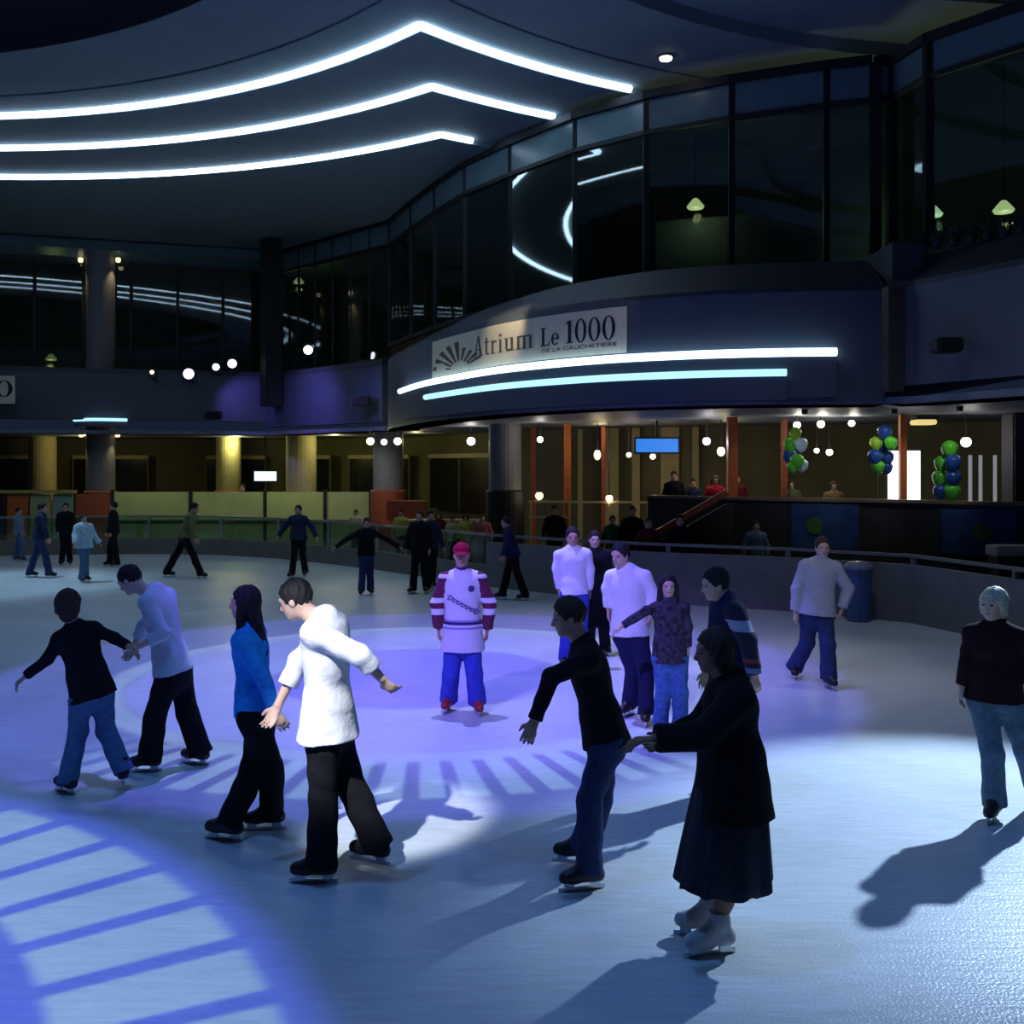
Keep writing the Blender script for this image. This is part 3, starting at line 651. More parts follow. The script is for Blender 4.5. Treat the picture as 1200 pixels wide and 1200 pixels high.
# violet wash on the mezzanine edge beside the pillar
spot('violet_edge_wash', (-9.0, 32.4, 5.0), (-8.75, 34.1, 4.4), 70, (0.22, 0.17, 1.0), 85, 0.7)
spot('violet_edge_wash', (-7.2, 30.6, 4.9), (-6.2, 32.1, 4.35), 150, (0.22, 0.17, 1.0), 110, 0.9)
spot('violet_edge_wash', (-4.9, 28.6, 4.7), (-4.2, 30.0, 4.2), 40, (0.20, 0.2, 1.0), 100, 0.9)
def speaker(px, py, d, w, h, label):
    p = W(px, py, d); r = empty('loudspeaker', p, label, 'loudspeaker', 'loudspeakers under the balcony edge')
    MB().box((0, 0, 0), (w, 0.35, h)).build('cabinet', M_dark, r, bevel=0.03)
    MB().box((0, -0.185, 0), (w * 0.85, 0.02, h * 0.8)).build('grille', mat('grille', (0.008, 0.008, 0.01), 0.8, scale=60, bump=0.5), r)
    MB().beam((0, 0.1, 0), (0, 0.55, 0.05), 0.05).build('bracket', M_dark, r)
speaker(423, 470, 29.6, 0.55, 0.28, 'black loudspeaker below violet-lit mezzanine edge')
speaker(250, 487, 33.0, 0.5, 0.26, 'black loudspeaker below the violet spotlight')
speaker(1109, 405, 15.6, 0.40, 0.22, 'black loudspeaker on the balcony edge at the right')

# ------------------------------------------------------------------ downlight in the ceiling, lamps in the upper rooms
dl = empty('downlight', (2.9, 19.3, ZC + 0.27), 'bright round recessed downlight in the ceiling', 'downlight')
MB().lathe([(0.16, 0.0), (0.16, 0.035)], n=20).build('trim_ring', M_mull, dl)
MB().lathe([(0.11, -0.03), (0.12, 0.0)], n=20).build('lens', emis('downlight', (1, 0.88, 0.8), 9), dl)
def room_lamp(px, py, d, r, c_, s, e, label):
    p = W(px, py, d); ro = empty('room_lamp', p, label, 'lamp', 'lamps in the upper rooms')
    MB().lathe([(r * 0.25, r * 0.8), (r * 0.6, r * 0.4), (r, -r * 0.1), (r * 0.85, -r * 0.35)], n=16).build('shade', emis('room_%d' % px, c_, s), ro, smooth=True)
    MB().tube([(0, 0, r * 0.7), (0, 0, (10.19 if px > 1000 else 9.9) - p.z)], 0.015, 6).build('cord', M_dark, ro)
    if e: point('room_light', (p.x, p.y - 0.1, p.z - r - 0.1), e, c_, 0.1)
room_lamp(815, 241, 23.2, 0.20, (1.0, 0.85, 0.4), 1.6, 22, 'warm cone lamp glowing behind the curved balcony glass')
room_lamp(1176, 245, 19.6, 0.20, (1.0, 0.9, 0.45), 1.6, 30, 'warm cone lamp behind the glass at the far right')
room_lamp(1094, 250, 20.2, 0.18, (0.85, 1.0, 0.65), 1.5, 26, 'greenish lamp behind the glass left of the shrubs')
room_lamp(60, 420, 37.5, 0.2, (0.9, 0.8, 0.3), 0.3, 40, 'dim yellow lamp behind the far left glass')
room_lamp(350, 330, 37.5, 0.2, (0.9, 0.8, 0.4), 0.6, 25, 'dim yellow lamp behind the wing glass')

# ------------------------------------------------------------------ round dark shrubs along the right ledge
M_leaf = mat('dark_leaf', (0.02, 0.03, 0.035), 0.5, var=0.5, scale=8)
def shrub_mesh(seed):
    rr = random.Random(seed); mb = MB()
    for k in range(150):
        u = rr.uniform(-1, 1); a = rr.uniform(0, 2 * PI); s = math.sqrt(1 - u * u); q = rr.uniform(0.7, 1.0) * 0.17
        c = Vector((s * math.cos(a), s * math.sin(a), u)) * q + Vector((0, 0, 0.24))
        n = Vector((rr.gauss(0, 1), rr.gauss(0, 1), rr.gauss(0, 1))).normalized(); t = n.orthogonal().normalized(); b = n.cross(t)
        mb.add([c - t * 0.05, c + b * 0.022, c + t * 0.05, c - b * 0.022], [(0, 1, 2, 3)])
    return pymesh(mb.v, mb.f)
sm = [shrub_mesh(k) for k in range(3)]
sm0 = MB().lathe([(0.10, 0), (0.14, 0.14), (0.15, 0.15), (0.12, 0.15)], n=14)
pot_me = pymesh(sm0.v, sm0.f)
ordn = ('first', 'second', 'third', 'fourth', 'fifth', 'sixth', 'seventh')
for k in range(7):
    px = 1078 + 20 * k; d = 17.05 - 0.2 * k
    x = (px - 600) / FPX * d
    r = empty('potted_shrub', (x, d, 6.06), 'small dark round potted shrub on right balcony ledge, ' + ordn[k] + ' from the left', 'plant', 'shrubs along the right balcony ledge')
    link('pot', pot_me, M_dark, r); link('foliage', sm[k % 3], M_leaf, r); r.scale = (0.68, 0.68, 0.8)

# ------------------------------------------------------------------ balloons, each its own
def balloon_mesh():
    mb = MB(); prof = []
    for k in range(13):
        t = PI * k / 12; z = -math.cos(t); r = math.sin(t) * (0.92 if z < 0 else 1.0) * (1 - 0.10 * max(0, -z))
        prof.append((max(r, 0.01) * 0.17, (z * (1.12 if z < 0 else 1.0)) * 0.17))
    mb.lathe(prof, n=18)
    return pymesh(mb.v, mb.f, True)
kn = MB().lathe([(0.022, -0.215), (0.006, -0.19), (0.012, -0.185)], n=8)
bal_cols = {'green': mat('balloon_green', (0.10, 0.55, 0.04), 0.25, emit=(0.10, 0.6, 0.03), estr=0.0), 'lime': mat('balloon_lime', (0.40, 0.75, 0.05), 0.25), 'white': mat('balloon_white', (0.6, 0.8, 0.9), 0.25), 'blue': mat('balloon_blue', (0.02, 0.08, 0.33), 0.25)}
BM = {}
for k, m in bal_cols.items():
    me = balloon_mesh(); me.materials.append(m); kk = pymesh(kn.v, kn.f); kk.materials.append(m); BM[k] = (me, kk)
bunches = {'left': (20.4, [(932, 508, 'lime', 0.75, 'topmost'), (926, 521, 'green', 0.85, 'upper left'), (939, 521, 'white', 0.8, 'upper right'), (925, 534, 'blue', 0.85, 'lower left'), (934, 540, 'green', 0.85, 'lower middle'), (940, 545, 'white', 0.75, 'lowest right'), (929, 547, 'green', 0.7, 'lowest left')]),
           'middle': (19.4, [(1037, 506, 'blue', 0.85, 'topmost'), (1027, 519, 'lime', 0.75, 'upper left'), (1044, 519, 'green', 0.75, 'upper right'), (1035, 522, 'blue', 0.8, 'centre'), (1025, 535, 'blue', 0.8, 'lower left'), (1040, 536, 'blue', 0.75, 'lower right'), (1029, 547, 'green', 0.75, 'lowest left'), (1039, 548, 'blue', 0.7, 'lowest right')]),
           'right': (18.6, [(1113, 526, 'green', 0.9, 'topmost'), (1104, 543, 'green', 0.85, 'upper left'), (1117, 542, 'blue', 0.9, 'upper right'), (1102, 560, 'green', 0.9, 'lower left'), (1117, 560, 'blue', 0.85, 'lower right'), (1102, 576, 'blue', 0.8, 'lowest left'), (1116, 576, 'green', 0.9, 'lowest right')])}
for bn_, (d, items) in bunches.items():
    for k, (px, py, c_, s, pos) in enumerate(items):
        p = W(px, py, d + (0.16 if k % 2 else -0.08) - 0.05 * (k % 3))
        o = empty('balloon', p, '%s %s balloon of the %s balloon bunch on the terrace' % (pos, {'lime': 'lime green'}.get(c_, c_), bn_), 'balloon', 'balloons on the terrace')
        o.scale = (s, s, s)
        link('envelope', BM[c_][0], None, o); link('knot', BM[c_][1], None, o)
    p = W(items[0][0], items[0][1], d)
    zb = 0.75
    st_ = empty('balloon_stand', (p.x, p.y + 0.42, zb), 'thin dark stand carrying the %s balloon bunch' % bn_, 'stand', 'balloon stands')
    MB().tube([(0, 0, 0.03), (0, 0, p.z - zb)], 0.012, 6).build('pole', M_dark, st_)
    MB().lathe([(0.18, 0), (0.18, 0.025), (0.02, 0.04)], n=16).build('base', M_dark, st_)
# a spot in a small can above each bunch lights the balloons
for (px, d) in ((934, 19.0), (1036, 18.8), (1110, 18.0)):
    p = W(px, 500, d); spot('terrace_spot', (p.x, p.y - 0.5, 3.4), (p.x, p.y + 0.6, 2.4), 30, (1, 0.95, 0.85), 80, 0.6, 0.05)
    bb = MB().lathe([(0.05, 0), (0.06, 0.1), (0.04, 0.12)], n=12).build('spot_can', M_dark); bb.location = (p.x, p.y - 0.5, 3.42)
    tag(bb, 'tiny black spot can under the low ceiling above balloons at ' + {934: 'left', 1036: 'centre', 1110: 'right'}[px], 'lamp', 'spot cans over the balloons')

# ------------------------------------------------------------------ the sign on the curved edge
fb = [Vector(p) for p in spline(F_bulge, 4)]
fa = [0.0]
for i in range(1, len(fb)): fa.append(fa[-1] + (fb[i] - fb[i - 1]).length)
def f_at(s, off=0.0):
    for i in range(1, len(fb)):
        if fa[i] >= s or i == len(fb) - 1:
            k = (s - fa[i - 1]) / max(1e-6, fa[i] - fa[i - 1]); p = fb[i - 1].lerp(fb[i], k)
            t = (fb[min(i + 1, len(fb) - 1)] - fb[max(i - 2, 0)]).normalized()
            return Vector((p.x + t.y * off, p.y - t.x * off))
def s_of_px(px):
    for i in range(1, len(fb)):
        a, b = px_of(fb[i - 1]), px_of(fb[i])
        if a <= px <= b: return fa[i - 1] + (fa[i] - fa[i - 1]) * (px - a) / (b - a)
# little serif letters drawn from strokes; unit height, returns polygons and width
def R_(x0, y0, x1, y1): return [(x0, y0), (x1, y0), (x1, y1), (x0, y1)]
def ring(cx, cy, rx, ry, tx, ty, a0=0, a1=360, n=20):
    out = []
    for k in range(n):
        q = []
        for (kk, inn) in ((k, 0), (k + 1, 0), (k + 1, 1), (k, 1)):
            a = math.radians(a0 + (a1 - a0) * kk / n)
            q.append((cx + (rx - tx * inn) * math.cos(a), cy + (ry - ty * inn) * math.sin(a)))
        out.append(q)
    return out
def glyph(ch):
    if ch == '0': return ring(0.27, 0.5, 0.26, 0.52, 0.13, 0.05), 0.56
    if ch == '1': return [R_(0.12, 0, 0.27, 0.98), R_(0.03, 0, 0.36, 0.05), [(0.0, 0.84), (0.13, 0.86), (0.27, 1.0), (0.12, 0.98)]], 0.40
    if ch == 'L': return [R_(0.07, 0, 0.20, 0.95), R_(0, 0, 0.45, 0.07), R_(0, 0.89, 0.28, 0.95), [(0.39, 0.07), (0.45, 0.07), (0.47, 0.28), (0.44, 0.28)]], 0.5
    if ch == 'e': return ring(0.20, 0.31, 0.19, 0.32, 0.10, 0.05, 0, 320) + [R_(0.08, 0.29, 0.38, 0.35)], 0.42
    if ch == 'A': return [[(0.02, 0), (0.08, 0), (0.30, 0.95), (0.26, 1.0)], [(0.38, 0), (0.53, 0), (0.33, 1.0), (0.24, 1.0)], R_(0.12, 0.3, 0.45, 0.35), R_(0, 0, 0.16, 0.04), R_(0.34, 0, 0.58, 0.04)], 0.6
    if ch == 't': return [R_(0.09, 0.04, 0.19, 0.82), R_(0, 0.58, 0.30, 0.63), R_(0.12, 0, 0.30, 0.06)], 0.34
    if ch == 'r': return [R_(0.06, 0, 0.16, 0.62), R_(0, 0, 0.24, 0.04), R_(0, 0.58, 0.12, 0.62)] + ring(0.24, 0.46, 0.11, 0.16, 0.07, 0.07, 20, 170, 8), 0.37
    if ch == 'i': return [R_(0.06, 0, 0.16, 0.62), R_(0, 0, 0.22, 0.04), R_(0, 0.58, 0.12, 0.62), R_(0.05, 0.74, 0.17, 0.87)], 0.26
    if ch == 'u': return [R_(0.06, 0.1, 0.16, 0.62), R_(0.30, 0, 0.40, 0.62), R_(0, 0.58, 0.12, 0.62), R_(0.24, 0.58, 0.34, 0.62), R_(0.10, 0, 0.34, 0.10), R_(0.38, 0, 0.46, 0.04)], 0.48
    if ch == 'm': return [R_(0.06, 0, 0.16, 0.62), R_(0.30, 0, 0.40, 0.58), R_(0.54, 0, 0.64, 0.58), R_(0, 0, 0.22, 0.04), R_(0.25, 0, 0.45, 0.04), R_(0.49, 0, 0.70, 0.04), R_(0.12, 0.54, 0.58, 0.62)], 0.72
    return [], 0.25
def lay(name, polys, s0, s1, wid, z0, hgt, m, root, off):
    mb = MB(); ro = Vector(root.location)
    for q in polys:
        vs = []
        for (x, y) in q:
            p = f_at(s0 + (s1 - s0) * x / wid, off); vs.append(Vector((p.x, p.y, z0 + hgt * y)))
        mb.add(vs, [tuple(range(len(q)))])
    o = mb.build(name, m, root, loc=ro, fix=False); o.location = (0, 0, 0); return o
def text_polys(txt):
    x = 0; out = []
    for ch in txt:
        g, w = glyph(ch); out += [[(px + x, py) for (px, py) in q] for q in g]; x += w + 0.03
    return out, x
sgn = empty('sign_banner', (f_at(s_of_px(640)).x, f_at(s_of_px(640)).y, 4.5), 'cream curved sign on the balcony reading Atrium Le 1000 with a fan logo', 'sign')
S0, S1 = s_of_px(508), s_of_px(735)
sg = MB(); so = Vector(sgn.location); n = 40; v = []; f = []
for off in (0.012, 0.03):
    for k in range(n + 1):
        p = f_at(S0 + (S1 - S0) * k / n, off); v += [(p.x, p.y, 4.47), (p.x, p.y, 5.28)]
N2 = 2 * (n + 1)
for k in range(n):
    f += [(N2 + 2 * k, N2 + 2 * k + 2, N2 + 2 * k + 3, N2 + 2 * k + 1), (2 * k, 2 * k + 1, 2 * k + 3, 2 * k + 2), (2 * k + 1, N2 + 2 * k + 1, N2 + 2 * k + 3, 2 * k + 3), (2 * k, 2 * k + 2, N2 + 2 * k + 2, N2 + 2 * k)]
f += [(0, N2, N2 + 1, 1), (2 * n, 2 * n + 1, N2 + 2 * n + 1, N2 + 2 * n)]
sg.add(v, f); o = sg.build('backing', mat('sign_cream', (0.62, 0.56, 0.42), 0.6, var=0.05), sgn, loc=so); o.location = (0, 0, 0)
M_ink = mat('sign_ink', (0.012, 0.012, 0.014), 0.6); M_ink2 = mat('sign_ink_brown', (0.10, 0.07, 0.06), 0.6)
def lay_word(txt, pa, pb, z0, hgt, m):
    tot = text_polys(txt)[1]; sa, sb = s_of_px(pa), s_of_px(pb); x = 0
    for ch in txt:
        g, w = glyph(ch)
        lay('letter', [[(px + x, py) for (px, py) in q] for q in g], sa, sb, tot, z0, hgt, m, sgn, 0.036); x += w + 0.03
lay_word('1000', 664, 724, 4.72, 0.42, M_ink); lay_word('Le', 635, 658, 4.72, 0.36, M_ink); lay_word('Atrium', 557, 628, 4.72, 0.42, M_ink2)
# the small line under the number
cu = bpy.data.curves.new('tagline', 'FONT'); cu.body = 'DE LA GAUCHETIERE'; cu.size = 1.0
to_ = bpy.data.objects.new('tagline_tmp', cu); C.objects.link(to_)
dg = bpy.context.evaluated_depsgraph_get(); tm = bpy.data.meshes.new_from_object(to_.evaluated_get(dg))
bpy.data.objects.remove(to_)
xm = max(vv.co.x for vv in tm.vertices); a0, a1 = s_of_px(636), s_of_px(724)
for vv in tm.vertices:
    p = f_at(a0 + (a1 - a0) * vv.co.x / xm, 0.036); vv.co = Vector((p.x, p.y, 4.60 + 0.10 * vv.co.y)) - so
link('lettering_tagline', tm, M_ink, sgn)
# the fan of rays
rays = []
for k in range(9):
    a = math.radians(8 + 19.5 * k * (0.92 if k < 8 else 0.9)); b = a + math.radians(9)
    c0 = (1.12, 0.02)
    L = 1.0 if k < 5 else 0.75
    def e(t, q): return (c0[0] - math.cos(t) * 1.1 * q, c0[1] + math.sin(t) * 0.62 * q * (1.0 if k < 6 else 0.9))
    rays.append([e(a, 0.30), e(b, 0.30), e(b, L), e(a, L)])
lay('logo_fan', rays, s_of_px(508), s_of_px(556), 1.6, 4.52, 0.95, M_ink2, sgn, 0.036)
spot('sign_lamp', (-0.6, 18.9, 6.4), (0.05, 20.3, 5.0), 150, (1.0, 0.85, 0.55), 48, 0.7, 0.04)
spot('sign_lamp_right', (2.4, 15.9, 6.0), (1.25, 18.5, 4.9), 22, (0.95, 0.9, 0.85), 40, 0.7, 0.04)
# the end of a second sign at the left border
s2 = empty('sign_banner', (W(-20, 458, 31.2).x, 31.25, 5.0), 'end of a cream sign with a black zero at left border', 'sign')
MB().box((0, 0, -0.2), (1.9, 0.04, 0.85)).build('backing', mat('sign_cream', (0.62, 0.56, 0.42), 0.6), s2)
for k in range(3):
    mb = MB()
    for q in glyph('0')[0]: mb.add([(-0.85 + (x + 0.59 * k) * 1.02, -0.03, -0.42 + y * 0.5) for (x, y) in q], [tuple(range(len(q)))])
    mb.build('letter', M_ink, s2, fix=False)
# ================================================================== people
# Each figure is an implicit surface grown around its joints (read off the photograph, set at real depth), meshed with surface nets.
def nrm(v):
    v = np.asarray(v, float); return v / max(1e-9, np.linalg.norm(v))
def rc(a, b, ra, rb, k=0.03, lab=0, flat=None, clips=()):
    return ('rc', np.array(a, float), np.array(b, float), ra, rb, k, lab, flat, clips)
def el(c, ax, rad, k=0.02, lab=0, clips=()):
    return ('el', np.array(c, float), np.array(ax, float), np.array(rad, float), None, k, lab, None, clips)
def prim_bounds(p):
    if p[0] == 'rc':
        r = max(p[3], p[4]); return np.minimum(p[1], p[2]) - r, np.maximum(p[1], p[2]) + r
    r = float(max(p[3])); return p[1] - r, p[1] + r
def prim_eval(p, X, Y, Z):
    if p[0] == 'rc':
        a, b, ra, rb, flat = p[1], p[2], p[3], p[4], p[7]
        ab = b - a; L2 = float(ab @ ab) + 1e-12
        dx, dy, dz = X - a[0], Y - a[1], Z - a[2]
        t = np.clip((dx * ab[0] + dy * ab[1] + dz * ab[2]) / L2, 0, 1)
        qx, qy, qz = dx - t * ab[0], dy - t * ab[1], dz - t * ab[2]
        if flat is not None:
            n, s = flat
            c = (qx * n[0] + qy * n[1] + qz * n[2]) * (1.0 / s - 1.0)
            qx = qx + c * n[0]; qy = qy + c * n[1]; qz = qz + c * n[2]
            d = (np.sqrt(qx * qx + qy * qy + qz * qz) - (ra + (rb - ra) * t)) * (0.5 + 0.5 * s)
        else:
            d = np.sqrt(qx * qx + qy * qy + qz * qz) - (ra + (rb - ra) * t)
    else:
        c, ax, rad = p[1], p[2], p[3]
        dx, dy, dz = X - c[0], Y - c[1], Z - c[2]
        s = 0
        for i in range(3):
            s = s + ((dx * ax[i][0] + dy * ax[i][1] + dz * ax[i][2]) / rad[i]) ** 2
        d = (np.sqrt(s) - 1.0) * float(min(rad))
    for (pt, n) in p[8]:
        d = np.maximum(d, (X - pt[0]) * n[0] + (Y - pt[1]) * n[1] + (Z - pt[2]) * n[2])
    return d
def sdf_mesh(prims, vox, subs=(), ripple=0.0, strands=None):
    lo = np.min([prim_bounds(p)[0] for p in prims], axis=0) - 2.5 * vox
    hi = np.max([prim_bounds(p)[1] for p in prims], axis=0) + 2.5 * vox
    n = np.ceil((hi - lo) / vox).astype(int) + 1
    F = np.full(n, 0.08, np.float32); LAB = np.zeros(n, np.int8); BD = np.full(n, 9.0, np.float32)
    ax = [lo[i] + vox * np.arange(n[i]) for i in range(3)]
    def region(p):
        a, b = prim_bounds(p); m = 2.2 * vox + p[5]
        i0 = np.maximum(0, np.floor((a - m - lo) / vox).astype(int)); i1 = np.minimum(n, np.ceil((b + m - lo) / vox).astype(int) + 1)
        sl = tuple(slice(i0[i], i1[i]) for i in range(3))
        return sl, ax[0][sl[0]][:, None, None], ax[1][sl[1]][None, :, None], ax[2][sl[2]][None, None, :]
    for p in prims:
        sl, X, Y, Z = region(p)
        d = prim_eval(p, X, Y, Z).astype(np.float32); f = F[sl]; k = p[5]
        h = np.maximum(k - np.abs(f - d), 0) / max(k, 1e-6)
        F[sl] = np.minimum(f, d) - h * h * k * 0.25
        b = BD[sl]; cl = d < b; LAB[sl] = np.where(cl, p[6], LAB[sl]); BD[sl] = np.where(cl, d, b)
    for p in subs:
        sl, X, Y, Z = region(p); d = prim_eval(p, X, Y, Z).astype(np.float32)
        F[sl] = np.maximum(F[sl], -d)
    if ripple:
        X, Y, Z = ax[0][:, None, None], ax[1][None, :, None], ax[2][None, None, :]
        F = F + ripple * (np.sin(31 * X + 9 * Z + 3 * np.sin(11 * Z)) * np.sin(27 * Y + 13 * Z) + 0.6 * np.sin(38 * Z + 15 * X + 11 * Y)).astype(np.float32)
    if strands is not None:
        c0, a1, a2, a3 = strands
        X, Y, Z = ax[0][:, None, None] - c0[0], ax[1][None, :, None] - c0[1], ax[2][None, None, :] - c0[2]
        th = np.arctan2(X * a1[0] + Y * a1[1] + Z * a1[2], X * a2[0] + Y * a2[1] + Z * a2[2]); hh = X * a3[0] + Y * a3[1] + Z * a3[2]
        F = F + (0.0032 * np.sin(13 * th + 4 * np.sin(18 * hh)) + 0.002 * np.sin(29 * th + 25 * hh)).astype(np.float32)
    S = F < 0
    c = S[:-1, :-1, :-1].astype(np.int8)
    for dx in (0, 1):
        for dy in (0, 1):
            for dz in (0, 1):
                if dx or dy or dz: c = c + S[dx:n[0] - 1 + dx, dy:n[1] - 1 + dy, dz:n[2] - 1 + dz]
    I, J, K = np.nonzero((c > 0) & (c < 8))
    idx = np.full(n - 1, -1, np.int64); idx[I, J, K] = np.arange(len(I))
    corner = [(0, 0, 0), (1, 0, 0), (0, 1, 0), (1, 1, 0), (0, 0, 1), (1, 0, 1), (0, 1, 1), (1, 1, 1)]
    val = np.stack([F[I + a, J + b, K + g] for a, b, g in corner], 1)
    acc_ = np.zeros((len(I), 3)); cnt = np.zeros(len(I))
    for a, b in ((0, 1), (2, 3), (4, 5), (6, 7), (0, 2), (1, 3), (4, 6), (5, 7), (0, 4), (1, 5), (2, 6), (3, 7)):
        va, vb = val[:, a], val[:, b]; m = (va < 0) != (vb < 0)
        t = np.where(m, va / np.where(m, va - vb, 1), 0)
        pa, pb = np.array(corner[a], float), np.array(corner[b], float)
        acc_ += np.where(m[:, None], pa + t[:, None] * (pb - pa), 0); cnt += m
    V = (np.stack([I, J, K], 1) + acc_ / cnt[:, None]) * vox + lo
    quads = []
    for axn in range(3):
        o1, o2 = [(1, 2), (2, 0), (0, 1)][axn]
        a = [slice(None)] * 3; b = [slice(None)] * 3
        a[axn] = slice(0, n[axn] - 1); b[axn] = slice(1, n[axn])
        s0, s1 = S[tuple(a)], S[tuple(b)]
        E = np.stack(np.nonzero(s0 != s1), 1)
        E = E[(E[:, o1] > 0) & (E[:, o2] > 0) & (E[:, o1] < n[o1] - 1) & (E[:, o2] < n[o2] - 1)]
        inside = s0[E[:, 0], E[:, 1], E[:, 2]]
        def cell(d1, d2):
            q = E.copy(); q[:, o1] -= d1; q[:, o2] -= d2; return idx[q[:, 0], q[:, 1], q[:, 2]]
        q = np.stack([cell(1, 1), cell(0, 1), cell(0, 0), cell(1, 0)], 1)
        q[~inside] = q[~inside][:, ::-1]
        quads.append(q)
    Q = np.concatenate(quads); Q = Q[(Q >= 0).all(1)]
    lab = LAB[I, J, K]
    return V, Q, lab[Q[:, 0]]
def np_mesh(name, V, Q, lab, mats, origin):
    me = bpy.data.meshes.new(name); V = V - np.asarray(origin)
    me.vertices.add(len(V)); me.vertices.foreach_set('co', V.astype(np.float32).ravel())
    me.loops.add(Q.size); me.loops.foreach_set('vertex_index', Q.astype(np.int32).ravel())
    me.polygons.add(len(Q)); me.polygons.foreach_set('loop_start', np.arange(0, Q.size, 4, dtype=np.int32))
    for m in mats: me.materials.append(m)
    me.polygons.foreach_set('material_index', lab.astype(np.int32))
    me.polygons.foreach_set('use_smooth', np.ones(len(Q), dtype=bool))
    me.update(); me.validate()
    return me

SKIN = [mat('skin_warm', (0.52, 0.30, 0.20), 0.55, var=0.06, scale=20), mat('skin_pale', (0.62, 0.40, 0.30), 0.55, var=0.06, scale=20), mat('skin_brown', (0.30, 0.16, 0.10), 0.55, var=0.06, scale=20)]
M_eye = mat('eye_dark', (0.02, 0.015, 0.012), 0.2); M_lip = mat('lip', (0.40, 0.14, 0.12), 0.5)
M_boot_blk = mat('boot_black', (0.012, 0.012, 0.014), 0.45); M_boot_wht = mat('boot_white', (0.45, 0.46, 0.48), 0.45); M_boot_red = mat('boot_red', (0.35, 0.03, 0.04), 0.45); M_boot_gry = mat('boot_grey', (0.13, 0.13, 0.12), 0.5)
M_steel = mat('blade_steel', (0.6, 0.62, 0.65), 0.25, metal=1.0)
BLACK = cloth('black', (0.010, 0.010, 0.013)); NAVY = cloth('navy', (0.015, 0.02, 0.06)); JEANS = cloth('jeans', (0.075, 0.16, 0.30)); DJEAN = cloth('dark_jeans', (0.03, 0.05, 0.13))
HAIRS = {'black': mat('hair_black', (0.010, 0.008, 0.009), 0.75, var=0.4, scale=60), 'brown': mat('hair_brown', (0.045, 0.022, 0.014), 0.75, var=0.4, scale=60), 'blond': mat('hair_blond', (0.50, 0.43, 0.30), 0.5, var=0.3, scale=60)}

